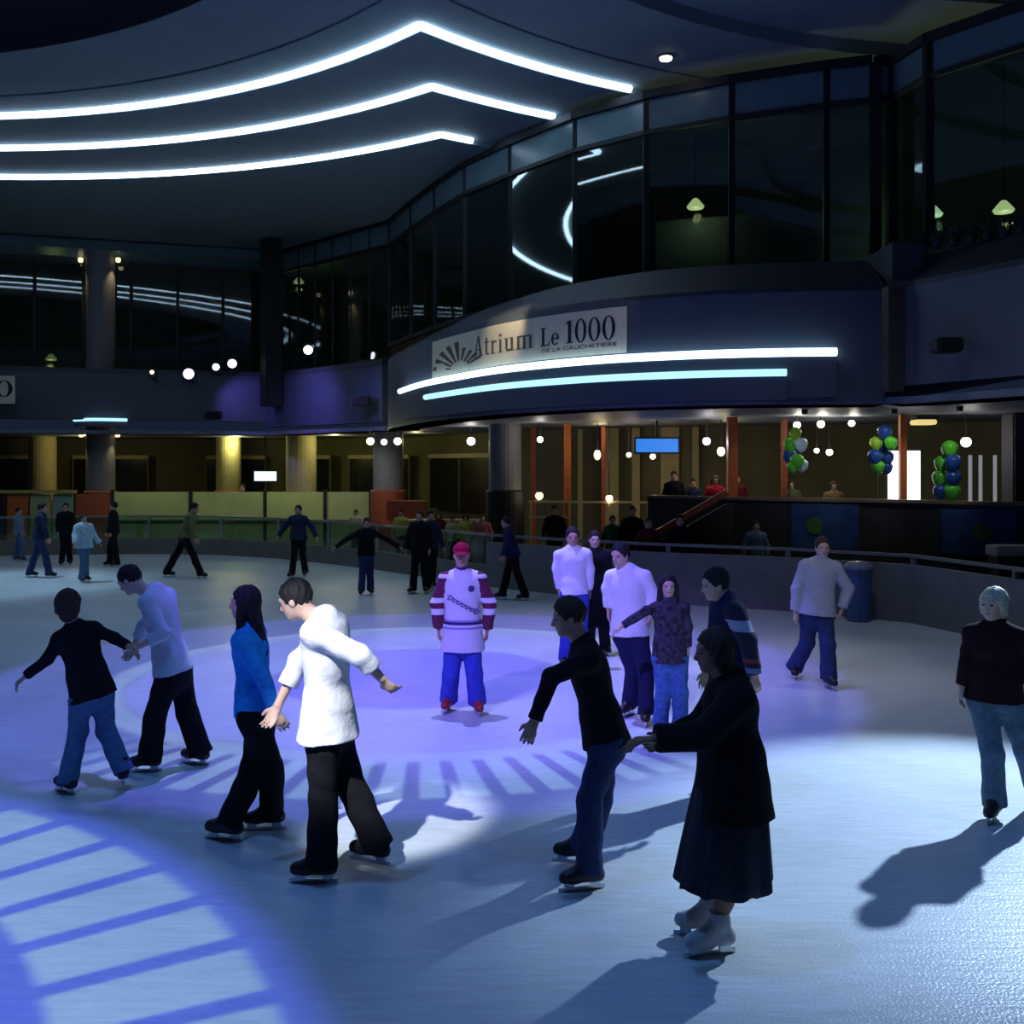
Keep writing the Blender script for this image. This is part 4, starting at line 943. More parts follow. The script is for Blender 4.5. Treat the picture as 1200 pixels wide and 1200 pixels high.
def person(label, d=None, yaw=180, H=None, N=None, P=None, R=None, L=None, RL=None, LL=None, top=BLACK, legs=DJEAN, hair='short', hcol='black', boots=M_boot_blk, skin=0, vox=0.012,
           look=None, nod=0.0, hem=-0.08, fem=False, loose=0.0, coat=0.0, skirt=None, sleeve=1.0, cap=None, extra=None, zb=0.0, group='skaters on the ice', s=1.0, toe=(0, 0), skates=True, zripple=0.0025, cuff=0.0):
    a = math.radians(yaw); fw = np.array([math.sin(a), math.cos(a), 0.0]); rt = np.array([math.cos(a), -math.sin(a), 0.0]); up = np.array([0, 0, 1.0])
    def pt(t, base): return np.array(W(t[0], t[1], base + (t[2] if len(t) > 2 else 0.0)))
    # feet first: they fix the depth
    ank = []
    for (kn, ft) in (RL, LL):
        h = ft[2] if len(ft) > 2 else 0.0
        g = np.array(ground(ft[0], ft[1], zb + h)) if d is None or len(ft) < 4 else np.array(W(ft[0], ft[1], d + ft[3]))
        ank.append(g + np.array([0, 0, (0.14 if skates else 0.09) * s]))
    if d is None: d = float((ank[0][1] + ank[1][1]) / 2)
    Pp, Nn, Hd = pt(P, d), pt(N, d), pt(H, d)
    u = nrm(Nn - Pp); fo = nrm(fw - (fw @ u) * u); ro = nrm(np.cross(fo, u))
    sw = (0.150 if fem else 0.172) * s; hw = 0.085 * s
    sh = [Nn + ro * sw - u * 0.055 * s, Nn - ro * sw - u * 0.055 * s]
    hip = [Pp + ro * hw - u * 0.02, Pp - ro * hw - u * 0.02]
    elb = []; wri = []
    for i, A in enumerate((R, L)):
        base = float(sh[i][1])
        e = pt(A[0], base); w = pt(A[1], base); elb.append(e); wri.append(w)
    kne = []
    for i, (kn, ft) in enumerate((RL, LL)):
        base = float((hip[i][1] + ank[i][1]) / 2)
        k = pt(kn, base)
        if len(kn) < 3: k = k + fw * np.array([0, 1, 0]) * 0.07
        kne.append(k)
    # ---------------- head frame
    ah = math.radians(look if look is not None else yaw); hf = np.array([math.sin(ah), math.cos(ah), 0.0])
    nd = math.radians(nod); hr = np.array([math.cos(ah), -math.sin(ah), 0.0])
    hu = up * math.cos(nd) + hf * math.sin(nd); hf = hf * math.cos(nd) - up * math.sin(nd)
    hs = s * (0.95 if fem else 1.0)
    fr = [hr, hf, hu]
    B = []
    sk = 0
    B.append(el(Hd + hu * 0.015 * hs - hf * 0.008, fr, np.array([0.074, 0.094, 0.100]) * hs, 0.02))
    B.append(el(Hd - hu * 0.055 * hs + hf * 0.022 * hs, fr, np.array([0.056, 0.066, 0.066]) * hs, 0.03))
    B.append(el(Hd - hu * 0.098 * hs + hf * 0.060 * hs, fr, np.array([0.026, 0.022, 0.018]) * hs, 0.02))
    B.append(rc(Hd + hu * 0.005 * hs + hf * 0.086 * hs, Hd - hu * 0.035 * hs + hf * 0.104 * hs, 0.009 * hs, 0.014 * hs, 0.014))
    B.append(rc(Hd + hu * 0.022 * hs + hf * 0.076 * hs - hr * 0.04 * hs, Hd + hu * 0.022 * hs + hf * 0.076 * hs + hr * 0.04 * hs, 0.012 * hs, 0.012 * hs, 0.015))
    for q in (-1, 1):
        B.append(el(Hd + hr * q * 0.076 * hs - hu * 0.012 * hs - hf * 0.005, fr, np.array([0.010, 0.020, 0.032]) * hs, 0.006))
        B.append(el(Hd + hr * q * 0.032 * hs + hf * 0.080 * hs - hu * 0.001 * hs, fr, np.array([0.015, 0.010, 0.009]) * hs, 0.006))
    B.append(el(Hd - hu * 0.066 * hs + hf * 0.082 * hs, fr, np.array([0.024, 0.012, 0.010]) * hs, 0.006))
    B.append(rc(Nn - u * 0.05, Hd - hu * 0.05 * hs - hf * 0.02, 0.062 * s, 0.054 * s, 0.03))
    # ---------------- torso, limbs
    tw = 0.92 if fem else 1.0
    ch = Nn - u * 0.14 * s; wa = Pp + u * 0.17 * s
    B.append(rc(Pp - u * 0.02, Pp + u * 0.08 * s, 0.150 * s, 0.140 * s, 0.05, 0, (fo, 0.72)))
    B.append(rc(wa, ch, 0.128 * s * tw, 0.160 * s * tw, 0.05, 0, (fo, 0.68)))
    B.append(rc(sh[0], sh[1], 0.062 * s, 0.062 * s, 0.05))
    for i in range(2):
        B.append(rc(sh[i], elb[i], 0.052 * s * tw, 0.041 * s * tw, 0.03)); B.append(rc(elb[i], wri[i], 0.041 * s * tw, 0.027 * s, 0.02))
        B.append(rc(hip[i], kne[i], 0.086 * s, 0.056 * s, 0.04)); B.append(rc(kne[i], ank[i] + up * 0.02, 0.054 * s, 0.038 * s, 0.02))
        cf = kne[i] * 0.65 + ank[i] * 0.35; B.append(el(cf - fw * 0.02, [rt, fw, up], np.array([0.048, 0.054, 0.10]) * s, 0.03))
    # ---------------- hands: palm, four fingers, thumb from the side of the palm
    for i in range(2):
        dr = nrm(wri[i] - elb[i]); side = 1 if i == 0 else -1
        bk = nrm(np.cross(dr, ro * side)); bk = bk if np.linalg.norm(np.cross(dr, ro)) > 0.2 else fo
        wd_ = nrm(np.cross(dr, bk)); cur = -bk if (bk @ fo) > 0 else bk          # fingers curl inwards
        tu = fo - (fo @ dr) * dr
        tu = nrm(tu) if np.linalg.norm(tu) > 0.25 else wd_                          # thumb side faces forward
        ac = nrm(np.cross(dr, tu)); cur = ac if (ac @ (-ro * side)) > 0 else -ac
        w0 = wri[i] + dr * 0.015; kc = wri[i] + dr * 0.095 * s
        B.append(rc(w0, kc - dr * 0.012, 0.029 * s, 0.037 * s, 0.015, 0, (cur, 0.5)))
        for q, (o, ln) in enumerate(((0.031, 0.070), (0.010, 0.080), (-0.011, 0.074), (-0.031, 0.058))):
            b0 = kc + tu * o * s * 1.0; bend = 0.35 + 0.12 * q
            m1 = b0 + (dr * 0.9 + cur * bend + tu * o * 3.0) * ln * 0.5 * s; m2 = m1 + (dr * 0.55 + cur * 0.85 + tu * o * 2.0) * ln * 0.5 * s
            B.append(rc(b0 - dr * 0.02, m1, 0.0098 * s, 0.0092 * s, 0.004)); B.append(rc(m1, m2, 0.0092 * s, 0.008 * s, 0.003))
        t0 = wri[i] + dr * 0.035 * s + tu * 0.022 * s
        t1 = t0 + (tu * 0.75 + dr * 0.65 + cur * 0.25) * 0.042 * s; t2 = t1 + (dr * 0.95 + tu * 0.2 + cur * 0.35) * 0.032 * s
        B.append(rc(t0, t1, 0.014 * s, 0.0108 * s, 0.008)); B.append(rc(t1, t2, 0.0108 * s, 0.009 * s, 0.003))
    foot = []
    for i in range(2):
        ya = math.radians(yaw + toe[i] + (12 if i == 0 else -12)); fd = np.array([math.sin(ya), math.cos(ya), 0.0]); foot.append(fd)
        B.append(rc(ank[i] - up * 0.02, ank[i] + fd * 0.10 * s - up * 0.055 * s, 0.030 * s, 0.022 * s, 0.02))
    org = np.array([float((ank[0][0] + ank[1][0]) / 2), float((ank[0][1] + ank[1][1]) / 2), zb])
    root = empty('person', org, label, 'person', group)
    V, Q, lb = sdf_mesh(B, vox)
    fc = V[Q].mean(1) - Hd; hx, hy, hz = fc @ hr / hs, fc @ hf / hs, fc @ hu / hs
    front = hy > 0.055
    lb = np.where(front & ((((np.abs(hx) - 0.031) / 0.014) ** 2 + (hz / 0.0065) ** 2) < 1), 1, 0)
    lb = np.where(front & (((hx / 0.024) ** 2 + ((hz + 0.067) / 0.0075) ** 2) < 1), 2, lb)
    link('body', np_mesh('body', V, Q, lb, [SKIN[skin], M_eye, M_lip], org), None, root)
    # ---------------- trousers
    loose = max(loose, 0.010); hp = Pp + u * hem; tcl = [(hp + u * 0.045, u)]
    if legs is not None:
        T = [rc(Pp - u * 0.02, Pp + u * 0.10 * s, 0.165 * s + loose * 0.4, 0.155 * s, 0.04, 0, (fo, 0.78), tcl)]
        for i in range(2):
            T.append(rc(hip[i], kne[i], 0.096 * s + loose * 0.5, 0.064 * s + loose, 0.05, 0, None, tcl))
            T.append(el(kne[i] * 0.65 + ank[i] * 0.35 - fw * 0.02, [rt, fw, up], np.array([0.058, 0.064, 0.13]) * s, 0.04))
            dn = nrm(ank[i] - kne[i]); en = ank[i] + dn * (0.045 + cuff)
            T.append(rc(kne[i], ank[i] + dn * 0.12, 0.064 * s + loose, 0.070 * s + loose * 1.5, 0.03, 0, None, [(en, dn)]))
        V, Q, lb = sdf_mesh(T, vox, (), 0.003 if loose else 0.002)
        link('trousers', np_mesh('trousers', V, Q, lb, [legs], org), None, root)
    # ---------------- top
    tops = top if isinstance(top, (list, tuple)) else [top]
    hclip = [(hp, -u)]
    e2 = 0.014 + coat
    U = [rc(Pp + u * hem - u * 0.1, Pp + u * 0.10 * s, 0.207 * s + coat * 1.4, 0.168 * s + coat, 0.04, 0, (fo, 0.80), hclip),
         rc(wa - u * 0.02, ch, 0.138 * s * tw + e2 * 0.6, 0.170 * s * tw + e2 * 0.6, 0.05, 0, (fo, 0.72), hclip),
         rc(sh[0] * 0.97 + sh[1] * 0.03, sh[1] * 0.97 + sh[0] * 0.03, 0.062 * s + coat * 0.3, 0.062 * s + coat * 0.3, 0.06)]
    for i in range(2): U.append(rc(Nn + u * 0.02, sh[i] + u * 0.01, 0.052 * s, 0.045 * s, 0.05))
    for i in range(2):
        U.append(rc(sh[i], elb[i], 0.060 * s * tw + coat * 0.5, 0.053 * s * tw + coat * 0.5, 0.03, 1 if len(tops) > 1 else 0))
        dn = nrm(wri[i] - elb[i]); en = elb[i] + (wri[i] - elb[i]) * sleeve
        U.append(rc(elb[i], wri[i] + dn * 0.06, 0.053 * s * tw + coat * 0.5, 0.041 * s + coat * 0.5, 0.02, 1 if len(tops) > 1 else 0, None, [(en, dn)]))
    U.append(rc(Nn - u * 0.03, Nn + u * 0.02, 0.078 * s, 0.070 * s, 0.03, 2 if len(tops) > 2 else 0))
    V, Q, lb = sdf_mesh(U, vox, (), zripple)
    tob = link('top', np_mesh('top', V, Q, lb, tops, org), None, root)
    # ---------------- skirt
    if skirt:
        zt, zbm, r0, r1, m = skirt
        v = []; f = []; n = 72; rows = 10
        cen = np.array([(ank[0][0] + ank[1][0]) / 2, (ank[0][1] + ank[1][1]) / 2, 0])
        for j in range(rows + 1):
            t = j / rows; z = zt + (zbm - zt) * t; cxy = Pp * (1 - t) + np.array([cen[0] * 0.5 + Pp[0] * 0.5, cen[1] * 0.5 + Pp[1] * 0.5, 0]) * t
            for k in range(n):
                th = 2 * PI * k / n; r = (r0 + (r1 - r0) * t ** 0.8) * (1 + 0.07 * t * math.sin(9 * th + 0.6) + 0.03 * t * math.sin(17 * th))
                v.append((cxy[0] + r * math.cos(th) - org[0], cxy[1] + r * 1.0 * math.sin(th) - org[1], z + 0.012 * t * math.sin(9 * th) - org[2]))
        for j in range(rows):
            for k in range(n): f.append((j * n + k, (j + 1) * n + k, (j + 1) * n + (k + 1) % n, j * n + (k + 1) % n))
        f.append(tuple(range(n)))
        me = pymesh(v, f, True); so_ = link('skirt', me, m, root)
        sd = so_.modifiers.new('thick', 'SOLIDIFY'); sd.thickness = 0.008
    # ---------------- hair or cap
    HM = HAIRS[hcol]
    nose = nrm(hf * 0.85 - hu * 0.55)
    HP = [el(Hd + hu * 0.024 * hs - hf * 0.014 * hs, fr, np.array([0.086, 0.103, 0.104]) * hs, 0.02, 0, [(Hd + hf * 0.052 * hs + hu * 0.02 * hs, nose)])]
    if hair == 'long':
        HP.append(rc(Hd - hf * 0.045 * hs + hu * 0.02, Nn - fo * 0.075 - u * 0.16 * s, 0.085 * hs, 0.075 * hs, 0.03, 0, (fo, 0.6)))
        for q in (-1, 1): HP.append(rc(Hd + hr * q * 0.075 * hs, Hd + hr * q * 0.088 * hs - up * 0.20 * hs, 0.028, 0.032, 0.03))
    elif hair == 'bob':
        HP.append(rc(Hd - hf * 0.035 * hs + hu * 0.03, Hd - hf * 0.05 * hs - hu * 0.09 * hs, 0.09 * hs, 0.078 * hs, 0.03, 0, (hf, 0.75)))
        for q in (-1, 1): HP.append(rc(Hd + hr * q * 0.072 * hs + hu * 0.03, Hd + hr * q * 0.075 * hs - hu * 0.06 * hs - hf * 0.01, 0.028, 0.026, 0.03))
    if cap is None:
        V, Q, lb = sdf_mesh(HP, min(vox, 0.009 if vox < 0.012 else 0.014), (), 0.0012, (Hd, hr, hf, hu))
        link('hair', np_mesh('hair', V, Q, lb, [HM], org), None, root)
    else:
        cp = [el(Hd + hu * 0.035 * hs - hf * 0.004, fr, np.array([0.092, 0.110, 0.095]) * hs, 0.01, 0, [(Hd + hu * 0.03 * hs, -hu)]),
              el(Hd + hu * 0.036 * hs + hf * 0.115 * hs, fr, np.array([0.075, 0.075, 0.012]) * hs, 0.01)]
        V, Q, lb = sdf_mesh(cp, min(vox, 0.010)); link('cap', np_mesh('cap', V, Q, lb, [cap], org), None, root)
        HP[0] = el(Hd - hu * 0.005 * hs - hf * 0.018 * hs, fr, np.array([0.080, 0.094, 0.085]) * hs, 0.02, 0, [(Hd + hf * 0.02 * hs, nose)])
        V, Q, lb = sdf_mesh(HP, 0.012); link('hair', np_mesh('hair', V, Q, lb, [HM], org), None, root)
    # ---------------- skates / shoes
    for i in range(2):
        fd = foot[i]; A = ank[i]; hb = 0.14 * s if skates else 0.09 * s; so2 = 0.055 * s if skates else 0.0
        sole = A - up * (hb - so2); cl = [(sole, -up)]
        S_ = [rc(A - up * 0.03 * s - fd * 0.02, A + up * 0.09 * s, 0.050 * s, 0.052 * s, 0.02, 0, None, [(A + up * 0.09 * s, up)]),
              rc(A + up * 0.03 * s, sole + up * 0.035 * s + fd * 0.10 * s, 0.050 * s, 0.042 * s, 0.03, 0, None, cl),
              rc(sole + up * 0.032 * s - fd * 0.05 * s, sole + up * 0.028 * s + fd * 0.15 * s, 0.046 * s, 0.042 * s, 0.03, 0, None, cl)]
        V, Q, lb = sdf_mesh(S_, min(vox, 0.011))
        sko = link('skate' if skates else 'shoe', np_mesh('skate', V, Q, lb, [boots], org), None, root)
        if skates:
            sd_ = np.array([fd[1], -fd[0], 0]); Mx = Matrix((Vector(sd_), Vector(fd), Vector((0, 0, 1)))).transposed()
            b = MB(); base = Vector(sole - up * so2 - org)
            b.box(base + Vector(fd) * 0.05 * s + Vector((0, 0, 0.011)), (0.007, 0.29 * s, 0.022), M=Mx)
            for q in (-0.035, 0.13): b.box(base + Vector(fd) * q * s + Vector((0, 0, so2 / 2 + 0.008)), (0.022, 0.06 * s, so2 - 0.012), M=Mx)
            b.build('blade', M_steel, sko)
    if extra: extra(root, org, dict(Hd=Hd, Nn=Nn, Pp=Pp, u=u, fo=fo, ro=ro, sh=sh, elb=elb, wri=wri, s=s))
    return root

# ------------------------------------------------------------------ the man in the hockey jersey
def jersey_mat():
    m = bpy.data.materials.new('jersey_white'); m.use_nodes = True; nt = m.node_tree; b = nt.nodes['Principled BSDF']
    b.inputs['Roughness'].default_value = 0.9
    tc = nt.nodes.new('ShaderNodeTexCoord'); sx = nt.nodes.new('ShaderNodeSeparateXYZ'); nt.links.new(tc.outputs['Object'], sx.inputs[0])
    rp = nt.nodes.new('ShaderNodeValToRGB'); rp.color_ramp.interpolation = 'CONSTANT'
    mr = nt.nodes.new('ShaderNodeMapRange'); mr.inputs[1].default_value = 0.6; mr.inputs[2].default_value = 1.6
    nt.links.new(sx.outputs[2], mr.inputs[0]); nt.links.new(mr.outputs[0], rp.inputs[0])
    W_ = (0.72, 0.68, 0.72, 1); D_ = (0.03, 0.02, 0.08, 1); V_ = (0.30, 0.22, 0.55, 1)
    e = rp.color_ramp.elements; e[0].position = 0; e[0].color = W_; e[1].position = 0.255; e[1].color = V_
    for p_, c_ in ((0.275, W_), (0.300, D_), (0.325, V_), (0.345, W_)):
        q = e.new(p_); q.color = c_
    nt.links.new(rp.outputs[0], b.inputs['Base Color'])
    return m
M_jersey = jersey_mat()
def sleeve_mat(name, base, bands):
    """sleeve cloth with pale bands at set heights"""
    m = bpy.data.materials.new(name); m.use_nodes = True; nt = m.node_tree; b = nt.nodes['Principled BSDF']; b.inputs['Roughness'].default_value = 0.9
    tc = nt.nodes.new('ShaderNodeTexCoord'); sx = nt.nodes.new('ShaderNodeSeparateXYZ'); nt.links.new(tc.outputs['Object'], sx.inputs[0])
    mr = nt.nodes.new('ShaderNodeMapRange'); mr.inputs[1].default_value = 0.6; mr.inputs[2].default_value = 1.6
    rp = nt.nodes.new('ShaderNodeValToRGB'); rp.color_ramp.interpolation = 'CONSTANT'; nt.links.new(sx.outputs[2], mr.inputs[0]); nt.links.new(mr.outputs[0], rp.inputs[0])
    e = rp.color_ramp.elements; e[0].position = 0; e[0].color = (*base, 1); e[1].position = 0.999; e[1].color = (*base, 1)
    for z0, z1, c_ in bands:
        q = e.new((z0 - 0.6)); q.color = (*c_, 1); q = e.new((z1 - 0.6)); q.color = (*base, 1)
    nt.links.new(rp.outputs[0], b.inputs['Base Color'])
    return m
M_sleeve = sleeve_mat('jersey_sleeve', (0.13, 0.012, 0.05), [(0.99, 1.05, (0.8, 0.76, 0.8)), (1.11, 1.16, (0.8, 0.76, 0.8)), (1.36, 1.40, (0.7, 0.65, 0.75))])
M_lace = mat('jersey_lettering', (0.10, 0.05, 0.20), 0.8)
def jersey_extra(root, org, j):
    # slanted row of lettering strokes and a round badge on the chest
    c = j['Nn'] * 0.55 + j['Pp'] * 0.45; r_ = Vector(-j['ro']); u_ = Vector(j['u']); f_ = Vector(j['fo'])
    dn = (r_ * 0.92 - u_ * 0.5).normalized(); pr = Vector((0, 0, 0)) + dn.cross(f_).normalized()
    b = MB(); rr = random.Random(3)
    me_top = [o for o in root.children if o.name.startswith('top')][0].data
    bm = bmesh.new(); bm.from_mesh(me_top); from mathutils.bvhtree import BVHTree; bv = BVHTree.FromBMesh(bm)
    def stick(p):
        h = bv.ray_cast(Vector(p) + f_ * 0.5, -f_, 1.0)
        return (h[0] + f_ * 0.004) if h[0] is not None else Vector(p) + f_ * 0.12
    co = Vector(c - org)
    def stroke(pts, w):
        for k in range(len(pts) - 1):
            a, q = pts[k], pts[k + 1]; t = (q - a).normalized(); n = t.cross(f_).normalized() * w
            b.add([stick(a - n), stick(q - n), stick(q + n), stick(a + n)], [(0, 1, 2, 3)])
    for k in range(7):
        o = co + dn * (-0.15 + 0.05 * k) + pr * 0.0
        hgt = 0.055 if k in (0, 6) else 0.036
        stroke([o - pr * hgt * 0.5, o + pr * hgt * 0.5], 0.006)
        stroke([o + pr * hgt * 0.5, o + dn * 0.03 + pr * hgt * 0.2, o + dn * 0.03 - pr * hgt * 0.4], 0.005)
        stroke([o - pr * hgt * 0.5, o + dn * 0.045 - pr * hgt * 0.3], 0.005)
    b.build('lettering', M_lace, root, fix=False)['kind'] = 'stuff'
    g = MB(); cc = co + Vector(j['u']) * 0.16 + r_ * 0.095; ring_ = [stick(cc + (r_ * math.cos(2 * PI * k / 14) + u_ * math.sin(2 * PI * k / 14)) * 0.033) for k in range(14)]
    g.add(ring_, [tuple(range(14))]); g.build('badge', M_lace, root, fix=False)
    bm.free()
M_yoke = cloth('jersey_collar', (0.05, 0.03, 0.12))
person('man in white hockey jersey with maroon banded sleeves and red cap at centre ice', None, 180, (541, 650), (542, 673), (542, 748), ((512, 708), (514, 736)), ((574, 708), (571, 737)), ((529, 788), (526, 833)), ((556, 788), (559, 836)),
       top=[M_jersey, M_sleeve, M_yoke], legs=cloth('blue_jeans', (0.05, 0.07, 0.42)), cap=cloth('red_cap', (0.26, 0.008, 0.03)), boots=M_boot_red, vox=0.010, hem=-0.12, coat=0.03, loose=0.018, extra=jersey_extra, nod=8)
# ------------------------------------------------------------------ couples on the left
SWEATER = cloth('pale_sweater', (0.55, 0.60, 0.68), 0.05); WHITE = cloth('white_shirt', (0.80, 0.80, 0.82), 0.04)
person('woman in black jacket and light jeans seen from behind, arm stretched left', None, 318, (79, 707), (88, 737), (106, 803), ((134, 748, -0.05), (150, 757, -0.1)), ((56, 772), (31, 792)), ((121, 858), (143, 918, 0.05)), ((88, 860), (80, 930)),
       top=BLACK, legs=JEANS, hair='bob', hcol='brown', vox=0.009, fem=True, nod=5, hem=-0.10, s=0.92, look=330)
person('man in pale sweater bending to hold the woman in black jacket by hand', None, 280, (152, 679), (183, 695), (203, 785), ((168, 735, 0.05), (158, 755, 0.05)), ((191, 742, -0.05), (163, 757, -0.1)), ((219, 838), (234, 896)), ((181, 840), (176, 904)),
       top=SWEATER, legs=BLACK, hair='short', vox=0.009, nod=32, sleeve=0.62, hem=-0.02, coat=0.012, loose=0.022, s=0.98, skin=1)
person('girl in bright blue top with long dark hair and black trousers', None, 275, (287, 706), (291, 738), (301, 832), ((296, 780, 0.1), (312, 826, 0.1)), ((302, 785, -0.05), (322, 830, -0.1)), ((296, 900), (270, 985)), ((318, 900), (318, 972)),
       top=cloth('bright_blue', (0.03, 0.32, 0.95)), legs=BLACK, hair='long', hcol='black', vox=0.009, fem=True, loose=0.012, skin=1, hem=-0.02)
STRIPE = WHITE
person('man in glowing white shirt and black trousers skating left beside girl in blue', None, 282, (346, 702), (381, 726), (385, 852), ((350, 775, 0.05), (326, 826, 0.0)), ((421, 768, -0.02), (447, 795, 0.06)), ((412, 925), (441, 1012, 0.04)), ((378, 935), (377, 1034)),
       top=STRIPE, legs=BLACK, hair='short', vox=0.009, nod=20, sleeve=0.55, hem=-0.06, coat=0.03, loose=0.02, skin=1, zripple=0.004)
# ------------------------------------------------------------------ boy in black, woman in the skirt
person('boy in black long-sleeved shirt and blue jeans leaning left with arm out', None, 268, (666, 722), (684, 758), (709, 862), ((706, 808, 0.05), (700, 850, 0.0)), ((646, 793, -0.15), (627, 843, -0.2)), ((704, 935), (683, 1012, 0.02)), ((690, 940), (691, 1042)),
       top=BLACK, legs=DJEAN, hair='short', hcol='brown', vox=0.009, nod=10, hem=-0.05, s=0.98, skin=0, loose=0.010)
person('woman in black coat and long grey skirt reaching both hands forward', None, 268, (836, 762), (856, 800), (858, 915), ((822, 850, 0.0), (782, 866, -0.05)), ((824, 862, -0.1), (768, 866, -0.12)), ((842, 1020), (832, 1098)), ((848, 1025), (842, 1118)),
       top=BLACK, legs=None, hair='bob', hcol='brown', vox=0.009, nod=6, fem=True, hem=-0.16, coat=0.055, skirt=(0.95, 0.33, 0.165, 0.245, cloth('charcoal_skirt', (0.03, 0.037, 0.05))), boots=M_boot_wht, skin=2, s=0.98)
# ------------------------------------------------------------------ group in the middle
person('man in white shirt and navy trousers looking left behind the boy in black', None, 202, (727, 650), (736, 670), (738, 738), ((712, 690), (713, 712)), ((766, 698), (762, 722)), ((741, 785), (738, 838)), ((756, 790), (757, 848)),
       top=WHITE, legs=NAVY, vox=0.011, nod=8, look=225, hem=-0.05, skin=1, coat=0.012)
person('girl with long black hair, dark patterned top and jeans facing the camera', None, 182, (783, 686), (784, 708), (785, 765), ((757, 716, -0.1), (730, 733, -0.1)), ((806, 735), (806, 758)), ((776, 810), (774, 862)), ((796, 810), (797, 864)),
       top=cloth('dark_plaid', (0.05, 0.045, 0.06), 0.7), legs=cloth('patchy_jeans', (0.07, 0.16, 0.36), 0.3), hair='long', vox=0.009, fem=True, s=0.90, skin=1, hem=-0.08)
person('man in dark hockey jersey with pale shoulder patch behind the woman in skirt', None, 262, (838, 684), (852, 706), (858, 790), ((838, 745, 0.1), (828, 785, 0.1)), ((876, 750, -0.1), (884, 790, -0.1)), ((852, 858), (850, 928)), ((864, 860), (868, 936)),
       top=[cloth('dark_jersey', (0.016, 0.018, 0.06)), sleeve_mat('dark_sleeve', (0.012, 0.014, 0.04), [(1.28, 1.36, (0.35, 0.36, 0.5)), (0.98, 1.02, (0.16, 0.16, 0.4)), (1.06, 1.09, (0.2, 0.03, 0.05))])], legs=BLACK, vox=0.010, coat=0.03, hem=-0.12, skin=1, nod=10)
person('man in lavender-white shirt and blue jeans standing behind the boy in black', 12.5, 178, (671, 629), (671, 645), (673, 694), ((652, 667), (655, 690)), ((692, 667), (691, 691)), ((664, 738), (662, 783)), ((681, 738), (683, 785)),
       top=WHITE, legs=cloth('blue_jeans', (0.05, 0.07, 0.42)), vox=0.012, hem=-0.02, skin=0)
person('person in dark clothes close behind the man in lavender-white shirt', 13.4, 178, (697, 632), (698, 647), (700, 694), ((684, 668), (686, 690)), ((714, 668), (713, 690)), ((692, 732), (690, 765)), ((707, 732), (709, 767)),
       top=BLACK, legs=BLACK, vox=0.014, fem=True, s=0.95, skin=1)
GREYS = cloth('grey_sweater', (0.42, 0.43, 0.47), 0.08)
person('man in light grey sweater and jeans skating near the right boards', None, 185, (964, 641), (962, 659), (957, 717), ((934, 690), (932, 716)), ((994, 690), (987, 712)), ((944, 752), (932, 794)), ((968, 755), (971, 806)),
       top=GREYS, legs=DJEAN, hair='short', hcol='brown', vox=0.011, hem=-0.03, coat=0.03, loose=0.02, skin=1)
person('woman with pale blond hair, dark red-black jacket and jeans at right edge', None, 205, (1164, 708), (1166, 736), (1165, 812), ((1133, 776), (1127, 803)), ((1202, 776), (1196, 800)), ((1158, 880), (1165, 960)), ((1196, 875), (1216, 950)),
       top=cloth('dark_maroon', (0.022, 0.008, 0.012)), legs=cloth('blue_grey_jeans', (0.09, 0.15, 0.22)), hair='bob', hcol='blond', look=232, vox=0.009, fem=True, hem=-0.05, skin=1, coat=0.01)
# ------------------------------------------------------------------ distant skaters, onlookers and guests
def simple(label, px, fy, ht, top, legs, yaw=180, stride=0.0, lean=0.0, arms=0.0, hair='short', hcol='black', zb=0.0, d=None, vox=0.018, skates=True, group='distant skaters', fem=False, boots=M_boot_blk, skin=0, armsf=0.0, coat=0.01, loose=0.006, sleeve=1.0):
    """a walking or standing figure of height ht whose feet show at pixel (px, fy)"""
    if d is None: d = FPX * (CAMZ - zb) / (fy - HOR)
    k = FPX / d; s = ht / 1.76
    y0 = HOR + k * (CAMZ - zb)
    a = math.radians(yaw); fx = math.sin(a); rx = math.cos(a); fy_ = math.cos(a); ry = -math.sin(a)
    def q(x, z, y=0.0): return (px + x * k, y0 - z * k, y)
    leanx = lean * fx; 
    P = (px + (leanx * 0.1) * k, y0 - 0.98 * s * k); N = (px + leanx * 0.55 * k, y0 - (1.47 * s - abs(lean) * 0.12) * k); H = (px + leanx * 0.72 * k, y0 - (1.64 * s - abs(lean) * 0.16) * k)
    def arm(sd):
        w = sd * 0.19 * s
        ox = leanx * 0.5 + rx * w
        swing = armsf * (1 if sd > 0 else -1)
        e = (px + (ox + rx * sd * (0.06 + arms * 0.18) + fx * (0.02 + swing * 0.5)) * k, y0 - (1.17 * s - abs(lean) * 0.1 + arms * 0.06) * k, ry * sd * arms * 0.18 + fy_ * swing * 0.5)
        w_ = (px + (ox + rx * sd * (0.07 + arms * 0.36) + fx * (0.10 + swing)) * k, y0 - (0.93 * s - abs(lean) * 0.1 + arms * 0.12) * k, ry * sd * arms * 0.36 + fy_ * (0.08 + swing))
        return e, w_
    def leg(sd):
        f = stride * (0.5 if sd > 0 else -0.5)
        hx = rx * sd * 0.09 * s
        kx = hx + fx * (f * 0.45 + 0.03); ky = fy_ * (f * 0.45)
        fx_ = hx * 1.15 + fx * f; fd = ry * sd * 0.1 * s + fy_ * f
        lift = 0.0
        gd = d + fd
        return ((px + kx * k, y0 - 0.53 * s * k, ky * 0.5), (600 + FPX * ((px - 600) / FPX * d + fx_) / gd, HOR + FPX * (CAMZ - zb - lift) / gd, lift))
    return person(label, None, yaw, H, N, P, arm(1), arm(-1), leg(1), leg(-1), top=top, legs=legs, hair=hair, hcol=hcol, zb=zb, vox=vox, skates=skates, group=group, fem=fem, boots=boots, s=s, skin=skin, coat=coat, loose=loose, sleeve=sleeve, nod=lean * 25)
